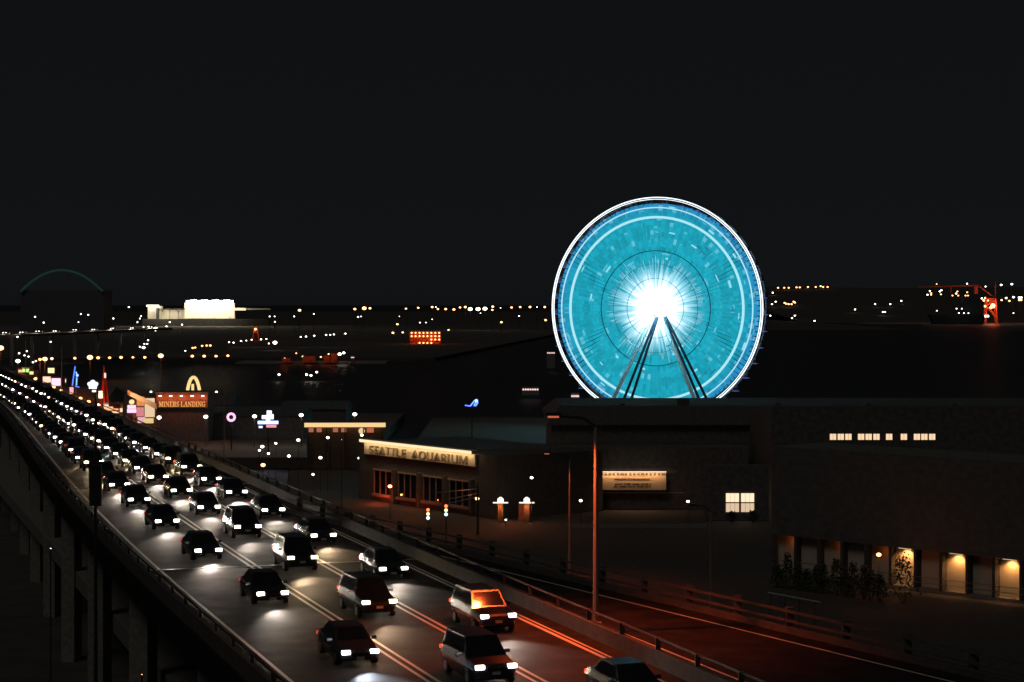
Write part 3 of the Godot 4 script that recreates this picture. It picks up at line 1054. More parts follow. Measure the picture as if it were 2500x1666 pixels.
	for i in n:
		var x := long * (i + 0.5) / n
		var pw := part("partition", box_mesh(Vector3(0.16, 3.84, 0.45), Vector3(long * (i + 1) / n, 2.175, -0.86)), M.dark_wall, o)
		var on: bool = i in [5, 7, 9]
		if on:
			part("light_tube", box_mesh(Vector3(1.5, 0.08, 0.12), Vector3(x, 4.02, -0.55)), glow(1.0, 0.7, 0.4, 0.7), o)
			spot(o, Vector3(x, 3.9, -0.5), Vector3(0, -1, -0.4), Color(1.0, 0.70, 0.42), 7.5, 66.0, 0.2)
	omni(o, Vector3(2.2, 3.4, -0.5), Color(1.0, 0.5, 0.26), 0.14, 0.2)
	omni(o, Vector3(8.5, 3.4, -0.5), Color(1.0, 0.5, 0.26), 0.08, 0.2)
	omni(o, Vector3(14.0, 3.4, -0.5), Color(1.0, 0.5, 0.26), 0.08, 0.2)
	var sl := far_lamp("street_lamp", 2146, 1355, 196, "o", 13.0, "sodium lamp on a short post before the gallery", "", LAND, "street lamp")
	omni(sl, Vector3(0, at(0, 1355, 196).y - LAND, 0.6), Color(1.0, 0.5, 0.25), 2.0, 0.2)
	# planting before the gallery
	for i in 12:
		var qx := 1900.0 + i * 23.0 + rng.randf_range(-6, 6)
		var d := 203.0 - i * 0.9
		var p := at(qx, 0, d)
		bush(Vector3(p.x, LAND, p.z), 1.6, rng.randf_range(2.0, 3.6), 60 + i, "shrub", "dark shrub, %s from the pavilion end of the planted row before the gallery" % ["first", "second", "third", "fourth", "fifth", "sixth", "seventh", "eighth", "ninth", "tenth", "eleventh", "twelfth"][i], 1.0, "shrubs before the gallery")
	bush(Vector3(at(2205, 0, 192).x, LAND, -192), 3.2, 4.6, 90, "shrub", "taller shrub with drooping leaves against the first lit gallery bay")
	# handrail and stair by the street
	var hr := thing("handrail", "pale handrail sloping down beside the street below the shrubs", "handrail")
	var h0 := at(1875, 1447, 168)
	var h1 := at(2003, 1471, 163)
	sta = start()
	tube(sta, h0, h1, 0.05, 0.05, 6)
	part("rail", done(sta), mat(0.8, 0.8, 0.76, 0.3, 0.3), hr)
	for i in 4:
		var q := h0.lerp(h1, (i + 0.2) / 3.6)
		sta = start()
		tube(sta, Vector3(q.x, LAND, q.z), q, 0.04, 0.04, 6)
		part("post", done(sta), M.pole_dark, hr)
	# parked cars below the ramp, their lamps seen between the posts
	var pp := [[1062, 1352, 176], [1100, 1362, 172], [1150, 1372, 168], [1235, 1398, 160], [1345, 1428, 150]]
	for i in pp.size():
		var d: float = 29.0 * FP / (pp[i][1] - HOR + 40)
		var p := at(pp[i][0], 0, d)
		car(car_kits[i % 2], mat(0.1, 0.1, 0.1, 0.3), M.beam_warm, Vector3(p.x, LAND, p.z), Vector3(0.32, 0, 0.95), ["%s car on the street under the ramp railing" % ["first", "second", "third", "fourth", "nearest"][i], ""][0], "street_car", "cars on the street below the ramp", "car", 60.0, Color(1, 0.8, 0.6))

# ------------------------------------------------------------------ waterfront further along
func build_waterfront() -> void:
	# long lit canopy with small shop signs
	var d := 345.0
	var p := at(842, 1038, d)
	var k := d / FP
	var o := thing("lit_canopy", "long flat canopy glowing yellow over a row of small shop signs", "canopy", Vector3(p.x, LAND, p.z), 0.02)
	var h := p.y - LAND
	part("canopy_light", box_mesh(Vector3(198 * k, 0.75, 0.3), Vector3(0, h, 0)), glow(1.0, 0.66, 0.3, 1.0), o)
	part("roof", box_mesh(Vector3(200 * k, 0.12, 4.0), Vector3(0, h + 0.44, -1.8)), M.roof, o)
	part("shop_wall", box_mesh(Vector3(188 * k, h - 0.5, 3.0), Vector3(0, (h - 0.5) / 2, -2.6)), M.brick, o)
	for q in [758, 778, 818, 838]:
		part("shop_sign", box_mesh(Vector3(12 * k, 10 * k, 0.12), Vector3((q - 842) * k, h - 0.95, -0.95)), glow(0.85, 0.28, 0.14, 0.45), o)
	part("shop_sign", box_mesh(Vector3(17 * k, 11 * k, 0.12), Vector3((903 - 842) * k, h - 1.0, -0.95)), glow(0.9, 0.22, 0.1, 0.5), o)
	var st := start()
	tube(st, Vector3((882 - 842) * k, h - 1.1, -0.99), Vector3((882 - 842) * k, h - 1.1, -0.85), 7.6 * k, 7.6 * k, 20)
	part("round_sign", done(st), glow(1.0, 0.68, 0.36, 0.85), o)
	for i in 5:
		part("post", box_mesh(Vector3(0.18, h - 0.38, 0.18), Vector3((-90 + i * 45) * k, (h - 0.38) / 2, -0.2)), M.pole_dark, o)
	# white lamps on the open ground
	lamp_row("plaza_lamp", [Vector2(640, 1091), Vector2(633, 1100), Vector2(673, 1083), Vector2(728, 1075), Vector2(800, 1069), Vector2(883, 1063), Vector2(655, 1108), Vector2(705, 1114), Vector2(782, 1118), Vector2(877, 1119), Vector2(764, 1159)], 305, "w", 8.0, "white lamp on a short post on the open ground before the lit canopy", "white lamps on the open ground")
	var ol := far_lamp("street_lamp", 642, 1136, 300, "o", 12.0, "orange lamp among the white ones at the edge of the elevated road", "", LAND, "street lamp")
	# bright white promenade lamps
	var stars := [[388, 1020, "beside the striped gable front"], [502, 1018, "under the end of the orange lettered front"], [621, 1017, "just beside the crab shaped neon sign"], [735, 1014, "at the near end of the lit canopy"], [866, 1012, "above the middle of the lit canopy"]]
	for s in stars:
		var l := far_lamp("promenade_lamp", s[0], s[1], 400, "w", 11.0, "bright white promenade lamp " + s[2], "promenade lamps", LAND)
		omni(l, Vector3(0, at(0, s[1], 400).y - LAND - 0.2, 0.9), Color(1, 0.95, 0.88), 6.0, 0.3)
	# neon signs, each on its own dark frame
	neon("round_neon_sign", 564, 1019, 390, "pink ring shaped neon sign on a dark front", [[glow(1.0, 0.45, 0.75, 1.6), "ring", 0, 0, 8.5, 6.5]])
	neon("crab_neon_sign", 654, 1022, 385, "white crab shaped neon sign over a blue and red letter band", [[glow(0.85, 0.88, 1.0, 1.8), "bar", -9, -3, 12, 9], [glow(0.85, 0.88, 1.0, 1.8), "bar", 3, -13, 12, 12], [glow(0.85, 0.88, 1.0, 1.8), "bar", 9, -4, 9, 12], [glow(0.85, 0.88, 1.0, 1.8), "bar", 0, 0, 10, 16], [glow(0.5, 0.6, 1.0, 2.2), "bar", 0, 10, 50, 8], [glow(1.0, 0.22, 0.25, 1.6), "bar", 8, 19, 24, 6], [glow(0.6, 0.7, 1.0, 1.8), "bar", -18, 21, 9, 5]])
	neon("squiggle_neon_sign", 1152, 984, 400, "blue squiggle neon sign above the dark roofs", [[glow(0.1, 0.18, 1.0, 2.4), "line", -17, 6, -4, 8], [glow(0.12, 0.25, 1.0, 3.0), "line", -4, 8, 8, -7], [glow(0.2, 0.4, 1.0, 3.0), "ball", 11, -5, 4, 0], [glow(0.12, 0.25, 1.0, 3.0), "line", 10, -3, 5, 8], [glow(0.12, 0.25, 1.0, 3.0), "line", 15, -2, 9, 8]])
	neon("arch_neon_sign", 472, 938, 470, "glowing yellow double arch sign on a high post", [[glow(1.0, 0.72, 0.28, 1.05), "arch", 0, 0, 15, 17]])
	neon("mast_neon_sign", 183, 920, 440, "blue neon mast and sail sign standing over the piers", [[glow(0.05, 0.16, 1.0, 2.2), "line", 0, -25, -4, 0], [glow(0.05, 0.16, 1.0, 2.2), "line", -4, 0, -7, 22], [glow(0.2, 0.4, 1.0, 2.2), "line", 2, -12, 5, 0], [glow(0.25, 0.5, 1.0, 2.2), "ball", 5, -3, 3, 0], [glow(0.15, 0.4, 1.0, 2.2), "line", 4, 2, 3, 21], [glow(0.05, 0.16, 1.0, 2.0), "line", 0, 23, 10, 26], [glow(1.0, 0.4, 0.42, 1.2), "bar", -9, 34, 9, 16]])
	neon("crown_neon_sign", 226, 939, 425, "pale blue crown shaped neon sign beside the red mast", [[glow(0.7, 0.78, 1.0, 1.7), "ball", 0, -5, 6, 0], [glow(0.7, 0.78, 1.0, 1.7), "ball", -8, -1, 5, 0], [glow(0.7, 0.78, 1.0, 1.7), "ball", 8, -1, 5, 0], [glow(0.75, 0.82, 1.0, 1.7), "bar", 0, 6, 19, 9]])
	# red lattice mast
	var m := at(253, 893, 455)
	var g := thing("red_mast", "slim red lit lattice mast between the crown sign and the gable front", "mast", Vector3(m.x, LAND, m.z))
	var q := 455.0 / FP
	var mh := m.y - LAND
	for s in [[-9, 0], [16, 0], [4, 1.5]]:
		st = start()
		tube(st, Vector3(s[0] * q * 1.2, 0, s[1]), Vector3(0, mh, 0), 0.2, 0.1, 6)
		part("leg", done(st), mat(0.5, 0.05, 0.03, 0.6), g)
	for i in 5:
		var t := 0.15 + i * 0.17
		st = start()
		tube(st, Vector3(-9 * q * 1.2 * (1 - t), mh * t, 0), Vector3(16 * q * 1.2 * (1 - t), mh * t, 0), 0.07, 0.07, 5)
		part("brace", done(st), mat(0.5, 0.05, 0.03, 0.6), g)
	part("small_sign_light", box_mesh(Vector3(4 * q, 12 * q, 0.2), Vector3(4 * q, mh - 24 * q, 0.4)), glow(1.0, 0.7, 0.6, 1.3), g)
	omni(g, Vector3(0, mh * 0.4, 4.0), Color(1.0, 0.3, 0.2), 14.0, 0.3)
	# striped gable front and the orange front with letters
	var gd := 425.0
	k = gd / FP
	var gp := at(355, 1000, gd)
	var f := thing("gable_front", "small pier building with a floodlit gable and a bright painted front", "building", Vector3(gp.x, LAND, gp.z), 0.25)
	var gh := at(0, 966, gd).y - LAND
	st = start()
	bx(st, Vector3(0, gh / 2 - 0.4, -4), Vector3(50 * k, gh - 0.8, 7.6))
	part("wall", done(st), M.brick, f)
	st = start()
	hexa(st, [Vector3(-38 * k, gh - 0.1, 0.6), Vector3(36 * k, gh - 3.4, 0.6), Vector3(36 * k, gh - 3.4, -8), Vector3(-38 * k, gh - 0.1, -8), Vector3(-38 * k, gh + 0.9, 0.6), Vector3(36 * k, gh - 2.2, 0.6), Vector3(36 * k, gh - 2.2, -8), Vector3(-38 * k, gh + 0.9, -8)])
	part("roof", done(st), mat(0.7, 0.6, 0.5, 0.7), f)
	for s in [[-12, 14, 18, 22, 0.9, 0.3, 0.08], [-13, 40, 18, 22, 0.8, 0.25, 0.3], [10, 30, 24, 46, 1.0, 0.72, 0.45], [-10, 60, 18, 14, 1.0, 0.55, 0.6], [8, 62, 22, 12, 1.0, 0.72, 0.3]]:
		part("sign_panel", box_mesh(Vector3(s[2] * k, s[3] * k, 0.15 + 0.02 * (s[1] / 10.0)), Vector3(s[0] * k, gh - s[1] * k, -0.1)), glow(s[4], s[5], s[6], 0.8), f)
	omni(f, Vector3(-2, gh + 0.5, 4.5), Color(1.0, 0.75, 0.5), 26.0, 0.3)
	# stacked figure sign
	neon("stacked_neon_sign", 321, 993, 420, "stacked neon sign with a yellow disc over two pink tiers", [[glow(1.0, 0.68, 0.32, 1.2), "ball", 0, -11, 6, 0], [glow(1.0, 0.6, 0.75, 1.3), "bar", 0, 1, 20, 9], [glow(0.85, 0.6, 1.0, 1.3), "bar", 0, 11, 22, 9]])
	var mp := at(444, 985, 415)
	var mk := 415.0 / FP
	var ml := thing("pier_building", "orange lit pier front with a row of capitals under its wall lamps", "building", Vector3(mp.x, LAND, mp.z), 0.0)
	var mhh := mp.y - LAND
	part("wall", box_mesh(Vector3(126 * mk, mhh - 1.0, 8), Vector3(0, (mhh - 1.0) / 2, -4.6)), M.dark_wall, ml)  # darker than the band: the lack of lamplight is painted into this wall
	part("sign_band", box_mesh(Vector3(126 * mk, 3.0, 8), Vector3(0, mhh + 0.5, -4.1)), M.brick, ml)
	part("roof", box_mesh(Vector3(130 * mk, 0.3, 9), Vector3(0, mhh + 2.15, -4.0)), M.roof, ml)
	var t3 := part("letters", lettering("MINERS LANDING", 1.05, 0.12, "Droid Serif", 700), glow(1.0, 0.45, 0.14, 0.85), ml)
	t3.position = Vector3(0, mhh - 0.25, 0.0)
	t3.scale = Vector3(114 * mk / maxf((t3.mesh as TextMesh).get_aabb().size.x, 0.1), 1, 1)
	for i in 5:
		var x := (-52 + i * 26) * mk
		part("wall_lamp", box_mesh(Vector3(0.5, 0.16, 0.2), Vector3(x, mhh + 1.55, 0.8)), lamp_m.w, ml)
		omni(ml, Vector3(x, mhh + 1.35, 1.1), Color(1.0, 0.42, 0.18), 4.5, 0.12)
	for s in [[368, 957], [411, 957], [500, 959], [528, 957]]:
		far_lamp("roof_lamp", s[0], s[1], 430, "w", 5.0, "small white lamp over the roofs beside the yellow arch sign", "small white lamps over the pier roofs", LAND)
	# kiosk with orange bands
	var kp := at(272, 998, 410)
	var kk := 410.0 / FP
	var ki := thing("kiosk", "small kiosk with glowing orange bands beside the stacked sign", "kiosk", Vector3(kp.x, LAND, kp.z))
	var kh := kp.y - LAND
	part("wall", box_mesh(Vector3(40 * kk, kh + 0.8, 3), Vector3(0, (kh + 0.8) / 2, -1.7)), M.brick, ki)
	for s in [[-8, 0, 22, 9, 1.0, 0.5, 0.25], [8, 2, 16, 4, 1.0, 0.35, 0.12], [9, 9, 17, 4, 1.0, 0.6, 0.35], [-14, -9, 12, 8, 1.0, 0.7, 0.5], [23, 4, 6, 9, 1.0, 0.6, 0.4]]:
		part("light_band", box_mesh(Vector3(s[2] * kk, s[3] * kk, 0.16), Vector3(s[0] * kk, kh - s[1] * kk, -0.12)), glow(s[4], s[5], s[6], 1.2), ki)
	part("roof", box_mesh(Vector3(44 * kk, 0.2, 3.6), Vector3(0, kh + 0.95, -1.6)), mat(0.4, 0.06, 0.05), ki)
	# restaurants and shop fronts further along
	var shops := [[115, 927, 500, 22, 14, 1.0, 0.6, 0.42, "cream lit shop front beside the pink one by the road"], [136, 933, 480, 22, 18, 1.0, 0.6, 0.75, "pink lit shop front along the piers"], [154, 930, 490, 12, 8, 1.0, 0.85, 0.7, "small white lit shop front beyond the pink one"], [62, 905, 560, 16, 8, 0.5, 1.0, 0.25, "green lit shop sign front above the far end of the road"], [48, 907, 565, 8, 7, 1.0, 0.5, 0.25, "orange lit shop front beside the green sign"], [76, 911, 555, 9, 7, 0.9, 0.8, 0.25, "yellow green lit shop front beside the green sign"], [124, 905, 520, 15, 12, 1.0, 0.85, 0.42, "pale yellow hanging sign front high over the shops"]]
	for s in shops:
		var sp := at(s[0], s[1], s[2])
		var sk: float = s[2] / FP
		var b := thing("shop_front", s[8], "shop front", Vector3(sp.x, LAND, sp.z))
		var sh := sp.y - LAND
		part("wall", box_mesh(Vector3((s[3] + 4) * sk, sh + s[4] * sk * 0.5 + 0.4, 4), Vector3(0, (sh + s[4] * sk * 0.5 + 0.4) / 2, -2.2)), M.brick, b)
		part("shop_window", box_mesh(Vector3(s[3] * sk, s[4] * sk, 0.2), Vector3(0, sh, -0.1)), glow(s[5], s[6], s[7], 1.4), b)
		part("awning", box_mesh(Vector3((s[3] + 3) * sk, 0.12, 1.2), Vector3(0, sh + s[4] * sk * 0.5 + 0.12, 0.4)), M.timber, b)
	for s in [[86, 925, 505, "o", 9, "orange lamp below the cream shop front"], [131, 945, 470, "o", 9, "orange lamp below the pink shop front"], [149, 953, 465, "o", 7, "small orange lamp by the road beside the shop fronts"], [196, 973, 450, "o", 9, "orange lamp beside the road left of the crown sign"], [216, 981, 440, "o", 9, "orange lamp beside the road under the crown sign"], [241, 988, 430, "w", 7, "white lamp beside the glowing kiosk"], [109, 877, 640, "o", 13, "brightest orange lamp of the cluster of three above the shops"], [97, 878, 640, "o", 8, "inland lamp of the orange cluster above the shops"], [126, 876, 640, "o", 8, "seaward lamp of the orange cluster above the shops"], [43, 882, 560, "w", 12, "bright white lamp above the far end of the road"], [1, 850, 600, "o", 16, "big orange lamp at the edge of the view above the road"], [219, 873, 560, "o", 15, "big orange star bright lamp above the blue mast sign"], [392, 869, 560, "o", 14, "big orange star bright lamp above the gable front"]]:
		var l := far_lamp("street_lamp", s[0], s[1], s[2], s[3], s[4], s[5], "", LAND, "street lamp")
		omni(l, Vector3(0, at(0, s[1], s[2]).y - LAND - 0.3, 1.6), Color(1.0, 0.5, 0.25), 40.0, 0.3)
	# dark sheds on the restaurant piers
	for s in [[430, 968, 436, 46, 16, "dark pier shed behind the orange lettered front"], [620, 1000, 420, 40, 14, "dark pier shed behind the crab sign"], [760, 985, 450, 30, 18, "dark low roofed pier shed behind the lit canopy"], [180, 950, 470, 30, 20, "dark pier shed behind the blue mast sign"]]:
		var sp := at(s[0], s[1], s[2])
		var b := thing("pier_shed", s[5], "building", Vector3(sp.x, LAND, sp.z - 12))
		var sh := sp.y - LAND
		var w: float = s[3] * 0.5
		part("wall", box_mesh(Vector3(w, sh * 0.75, s[4]), Vector3(0, sh * 0.375, 0)), M.shed_wall, b)
		st = start()
		hexa(st, [Vector3(-w / 2 - 0.4, sh * 0.75, s[4] / 2 + 0.4), Vector3(w / 2 + 0.4, sh * 0.75, s[4] / 2 + 0.4), Vector3(w / 2 + 0.4, sh * 0.75, -s[4] / 2 - 0.4), Vector3(-w / 2 - 0.4, sh * 0.75, -s[4] / 2 - 0.4), Vector3(-w / 2, sh, 0.2), Vector3(w / 2, sh, 0.2), Vector3(w / 2, sh, -0.2), Vector3(-w / 2, sh, -0.2)])
		part("roof", done(st), M.roof, b)
	# red lamp by the wheel and small boats in front of it
	far_lamp("beacon_lamp", 1432, 989, 335, "r", 15.0, "red beacon lamp at the end of the long shed roof beside the wheel", "", LAND)
	boat(1295, 951, 640, 46, "small ferry with a row of lit windows moored beside the wheel")
	boat(1404, 967, 520, 22, "small lit boat moored right at the foot of the wheel")
	for s in [[681, 915], [748, 915], [759, 917], [773, 909]]:
		buoy_lamp(s[0], s[1], 780)

func buoy_lamp(qx: float, qy: float, d: float) -> void:
	far_lamp("dock_lamp", qx, qy, d, "w", 6.0, "white dock lamp standing in the dark water beyond the piers", "white dock lamps in the open water", -0.5)

func boat(qx: float, qy: float, d: float, wide: float, label: String) -> void:
	var p := at(qx, qy, d)
	var k := d / FP
	var o := thing("boat", label, "boat", Vector3(p.x, 0, p.z))
	var l := wide * k
	var st := start()
	hexa(st, [Vector3(-l * 0.45, -0.4, 1.2), Vector3(l * 0.42, -0.4, 1.2), Vector3(l * 0.42, -0.4, -1.2), Vector3(-l * 0.45, -0.4, -1.2), Vector3(-l * 0.52, 1.1, 1.6), Vector3(l * 0.55, 1.3, 1.6), Vector3(l * 0.55, 1.3, -1.6), Vector3(-l * 0.52, 1.1, -1.6)])
	part("hull", done(st), mat(0.1, 0.1, 0.11, 0.4), o)
	part("cabin", box_mesh(Vector3(l * 0.9, maxf(p.y + 0.8 - 1.2, 1.0), 2.4), Vector3(0, 1.2 + maxf(p.y + 0.8 - 1.2, 1.0) / 2, 0)), mat(0.2, 0.2, 0.2, 0.5), o)
	for i in 7:
		part("window", box_mesh(Vector3(l * 0.08, 0.5, 0.06), Vector3(l * (-0.38 + i * 0.126), maxf(p.y, 1.8), 1.22)), glow(1.0, 0.6 + 0.05 * (i % 3), 0.6, 1.4), o)

# a sign of glowing tubes on a dark frame and post; items are in Q pixels from the centre
func neon(called: String, qx: float, qy: float, d: float, label: String, items: Array) -> void:
	var p := at(qx, qy, d)
	var k := d / FP
	var o := thing(called, label, "sign", Vector3(p.x, LAND, p.z))
	var h := p.y - LAND
	var st := start()
	tube(st, Vector3(0, 0, -0.4), Vector3(0, h, -0.4), 0.16, 0.12, 6)
	part("post", done(st), M.pole_dark, o)
	for it in items:
		st = start()
		var c := Vector3(it[2] * k, h - it[3] * k, 0)
		match it[1]:
			"bar":
				bx(st, c, Vector3(it[4] * k, it[5] * k, 0.2))
			"ball":
				for j in 3:
					var z := [-0.12, 0.0, 0.12]
					tube(st, c + Vector3(0, 0, z[j] - 0.06), c + Vector3(0, 0, z[j] + 0.06), it[4] * k, it[4] * k, 14)
			"line":
				tube(st, c, Vector3(it[4] * k, h - it[5] * k, 0), 0.13, 0.13, 6)
			"ring":
				for j in 20:
					var a := TAU * j / 20
					var b := TAU * (j + 1) / 20
					tube(st, c + Vector3(cos(a), sin(a), 0) * it[4] * k, c + Vector3(cos(b), sin(b), 0) * it[4] * k, it[5] * k * 0.5, it[5] * k * 0.5, 6)
			"arch":
				for side in [-1, 1]:
					var prev := Vector3.ZERO
					for j in 11:
						var t := j / 10.0
						var x := lerpf(0.0, side * it[4] * k, pow(t, 0.62)) * 0.98
						var q := Vector3(x, h + it[5] * k * (1.0 - 2.0 * t * t * 0.5 - t * 0.9), 0)
						if j > 0: tube(st, prev, q, 0.42, 0.42, 6)
						prev = q
				bx(st, Vector3(-2 * k, h - 10 * k, 0), Vector3(6 * k, 20 * k, 0.4))
		part("neon_light", done(st), it[0], o)

# ------------------------------------------------------------------ dark blocks left below the road
func build_left_blocks() -> void:
	var blocks := [[-48, -118, 17, 26, 15.0, "dark flat roofed block at the corner below the road"], [-27, -86, 12, 16, 9.5, "low dark roofed block under the near part of the road"], [-75, -165, 24, 40, 14.0, "dark block further along below the road"]]
	for b in blocks:
		var o := thing("dark_block", b[5], "building", Vector3(b[0], LAND - 0.12, b[1]), 0.324)
		part("wall", box_mesh(Vector3(b[2], b[4], b[3]), Vector3(0, b[4] / 2, 0)), M.dark_wall, o)
		part("roof", box_mesh(Vector3(b[2] + 0.4, 0.3, b[3] + 0.4), Vector3(0, b[4] + 0.16, 0)), M.roof, o)
		var st := start()
		bx(st, Vector3(b[2] * 0.2, b[4] + 1.0, b[3] * 0.1), Vector3(2.4, 1.4, 2.0))
		part("roof_unit", done(st), M.roof, o)
		for i in 4:
			for j in 2:
				part("window", box_mesh(Vector3(1.4, 1.7, 0.1), Vector3(-b[2] * 0.36 + i * b[2] * 0.24, b[4] * (0.35 + 0.35 * j), b[3] / 2 + 0.03)), M.glass_dark, o)
	far_lamp("door_lamp", 123, 1340, 140, "w", 3.0, "tiny white lamp in the dark below the road", "", LAND)
	far_lamp("door_lamp", 346, 1648, 92, "o", 3.0, "tiny orange lamp at the foot of the dark blocks", "", LAND)
	# twin lamp post in front of the road with a dark sign box
	var p := at(233, 960, 122)
	var o := thing("lamp_post", "dark lamp post with a twin white head rising before the elevated road", "street lamp", Vector3(p.x, LAND, p.z))
	var st := start()
	tube(st, Vector3.ZERO, Vector3(0, p.y - LAND, 0), 0.13, 0.08, 8)
	part("pole", done(st), M.pole_dark, o)
	part("sign_box", box_mesh(Vector3(0.7, 2.5, 0.35), Vector3(0, at(0, 1185, 122).y - LAND, 0)), M.rubber, o)
	part("arm", box_mesh(Vector3(0.75, 0.08, 0.08), Vector3(0.1, p.y - LAND + 0.02, 0)), M.pole_dark, o)
	st = start()
	tube(st, Vector3(0.3, p.y - LAND - 0.32, 0), Vector3(0.3, p.y - LAND + 0.12, 0), 0.13, 0.13, 8)
	part("lamp_head", done(st), glow(1.0, 0.85, 0.6, 1.6), o)
	part("lamp_head", box_mesh(Vector3(0.2, 0.12, 0.2), Vector3(-0.1, p.y - LAND + 0.12, 0)), glow(1.0, 0.85, 0.7, 1.6), o)
	for s in [[150, 843, 330, "slim unlit post beyond the far end of the road"], [547, 905, 300, "slim unlit post standing behind the road before the lettered front"], [62, 830, 420, "slim unlit post far along the road at the edge of the view"]]:
		var q := at(s[0], s[1], s[2])
		var t := thing("slim_post", s[3], "post", Vector3(q.x, LAND, q.z))
		st = start()
		tube(st, Vector3.ZERO, Vector3(0, q.y - LAND, 0), 0.14, 0.09, 8)
		part("pole", done(st), M.pole, t)
		part("cap", box_mesh(Vector3(0.5, 0.1, 0.2), Vector3(-0.15, q.y - LAND + 0.05, 0)), M.pole_dark, t)

# ------------------------------------------------------------------ the far shore
func build_far_shore() -> void:
	var st := start()
	# continuing elevated road, far off
	var pts := []
	for k in [[-120, 860], [0, 900], [120, 960], [260, 1040], [400, 1130]]:
		pts.append(Vector3((k[0] - 1250) * k[1] / FP, 16.2, -k[1]))
	for i in 4:
		var n: Vector3 = (pts[i + 1] - pts[i]).cross(Vector3.UP).normalized() * 5
		hexa(st, [pts[i] - Vector3(0, 1.2, 0), pts[i] + n - Vector3(0, 1.2, 0), pts[i + 1] + n - Vector3(0, 1.2, 0), pts[i + 1] - Vector3(0, 1.2, 0), pts[i], pts[i] + n, pts[i + 1] + n, pts[i + 1]])
	struct("far_elevated_road", done(st), M.concrete, "far stretch of the elevated road crossing toward the stadium")
	for i in 10:
		var t := i / 10.0 * 4.0
		var j := int(t)
		var p: Vector3 = pts[j].lerp(pts[j + 1], t - j)
		var pier := single("road_column", box_mesh(Vector3(1.4, 13, 1.4), Vector3(0, 6.5, 0)), M.concrete, "concrete column holding up the far stretch of elevated road", "column", Vector3(p.x, LAND - 0.1, p.z - 2.5), 0.0, "columns under the far elevated road")
	for i in 12:
		var t := (i + 0.3) / 12.0 * 4.0
		var j := int(t)
		var p: Vector3 = pts[j].lerp(pts[j + 1], t - j) + Vector3(0, 0.0, -1.5)
		car(car_kits[i % 2], mat(0.03, 0.03, 0.03, 0.3), M.beam_white, p + Vector3(0, 0.01, 0), pts[j] - pts[j + 1], "tiny distant car on the far stretch of elevated road", "distant_car", "cars on the far elevated road", "car", 300.0, Color(1, 0.9, 0.8))
	# stadium
	var d := 2400.0
	var k := d / FP
	var c := at(460, 760, d)
	var o := thing("stadium", "floodlit stadium stand glowing cream on the far skyline", "stadium", Vector3(c.x, LAND, c.z))
	var f := func(qx, qy): return at(qx, qy, d) - Vector3(c.x, LAND, c.z)
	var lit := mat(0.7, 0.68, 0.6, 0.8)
	var block := func(x0, y0, x1, y1, z):
		var s2 := start()
		var a: Vector3 = f.call(x0, y1)
		var b: Vector3 = f.call(x1, y0)
		bx(s2, Vector3((a.x + b.x) / 2, (a.y + b.y) / 2, z - 4), Vector3(b.x - a.x, b.y - a.y, 8))
		return done(s2)
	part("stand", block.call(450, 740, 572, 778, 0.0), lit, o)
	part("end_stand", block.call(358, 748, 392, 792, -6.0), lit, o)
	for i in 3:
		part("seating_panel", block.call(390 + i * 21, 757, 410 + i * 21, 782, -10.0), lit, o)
	part("roof_truss", block.call(386, 754, 452, 756, 2.0), M.pole_dark, o)
	part("tower", block.call(382, 752, 387, 790, 4.0), M.pole_dark, o)
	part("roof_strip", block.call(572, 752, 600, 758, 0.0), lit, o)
	part("roof_strip", block.call(602, 753, 660, 757, 0.0), M.concrete, o)
	part("base", block.call(352, 779, 660, 795, 14.0), mat(0.02, 0.02, 0.02), o)
	for i in 13:
		part("floodlight", block.call(455 + i * 9, 734 - (i % 3), 460 + i * 9, 739, 3.0), glow(1.0, 0.86, 0.6, 9.0), o)
		if i % 2 == 0: omni(o, f.call(458 + i * 9, 744) + Vector3(0, 0, 22), Color(1, 0.93, 0.8), 330.0, 2.0)
	part("floodlight", block.call(358, 745, 386, 749, 3.0), glow(1.0, 0.9, 0.7, 4.0), o)
	omni(o, f.call(372, 752) + Vector3(0, 0, 22), Color(1, 0.93, 0.8), 450.0, 2.0)
	omni(o, f.call(410, 756) + Vector3(0, 0, 26), Color(1, 0.93, 0.8), 500.0, 2.0)
	omni(o, f.call(588, 749) + Vector3(0, 0, 16), Color(1, 0.93, 0.8), 160.0, 2.0)
	for i in 9:
		var tp2 := at(420 + i * 17 + rng.randf_range(-5, 5), 0, d - 60)
		bush(Vector3(tp2.x, LAND, tp2.z), 8.0, rng.randf_range(9.0, 13.5), 300 + i, "tree", "dark tree in the row silhouetted before the floodlit stand", 1.0, "trees before the stadium")
	# arch of the second stadium
	var ad := 1900.0
	var ac := at(150, 712, ad)
	var ar := thing("roof_arch", "dim green lit roof arch of a second stadium against the sky", "arch", Vector3(ac.x, LAND, ac.z))
	st = start()
	var prev := Vector3.ZERO
	for i in 29:
		var t := PI * (i / 28.0)
		var q := Vector3(cos(t) * 100 * ad / FP, ac.y - LAND + 52.0 * (1.0 - pow(absf(cos(t)), 2.0)) * ad / FP, 0)
		if i > 0: tube(st, prev, q, 1.1, 1.1, 6)
		prev = q
	part("glowing_arch", done(st), glow(0.3, 1.0, 0.8, 0.022), ar)  # the steel itself glows, standing in for green light falling on it
	part("bowl", box_mesh(Vector3(204 * ad / FP, ac.y - LAND + 1.0, 40), Vector3(0, (ac.y - LAND + 1.0) / 2, -22)), mat(0.11, 0.12, 0.135), ar)
	# container terminal lamps
	lamp_row("terminal_lamp", [Vector2(991, 754), Vector2(1021, 752), Vector2(1055, 750), Vector2(1069, 755), Vector2(1088, 755), Vector2(1108, 756), Vector2(1123, 751), Vector2(1136, 750), Vector2(1203, 749), Vector2(1202, 757), Vector2(1249, 751), Vector2(1270, 750), Vector2(1294, 750), Vector2(1330, 750)], 2050, "o", 6.0, "warm lamp in the high row along the far container terminal", "warm lamps of the far terminal")
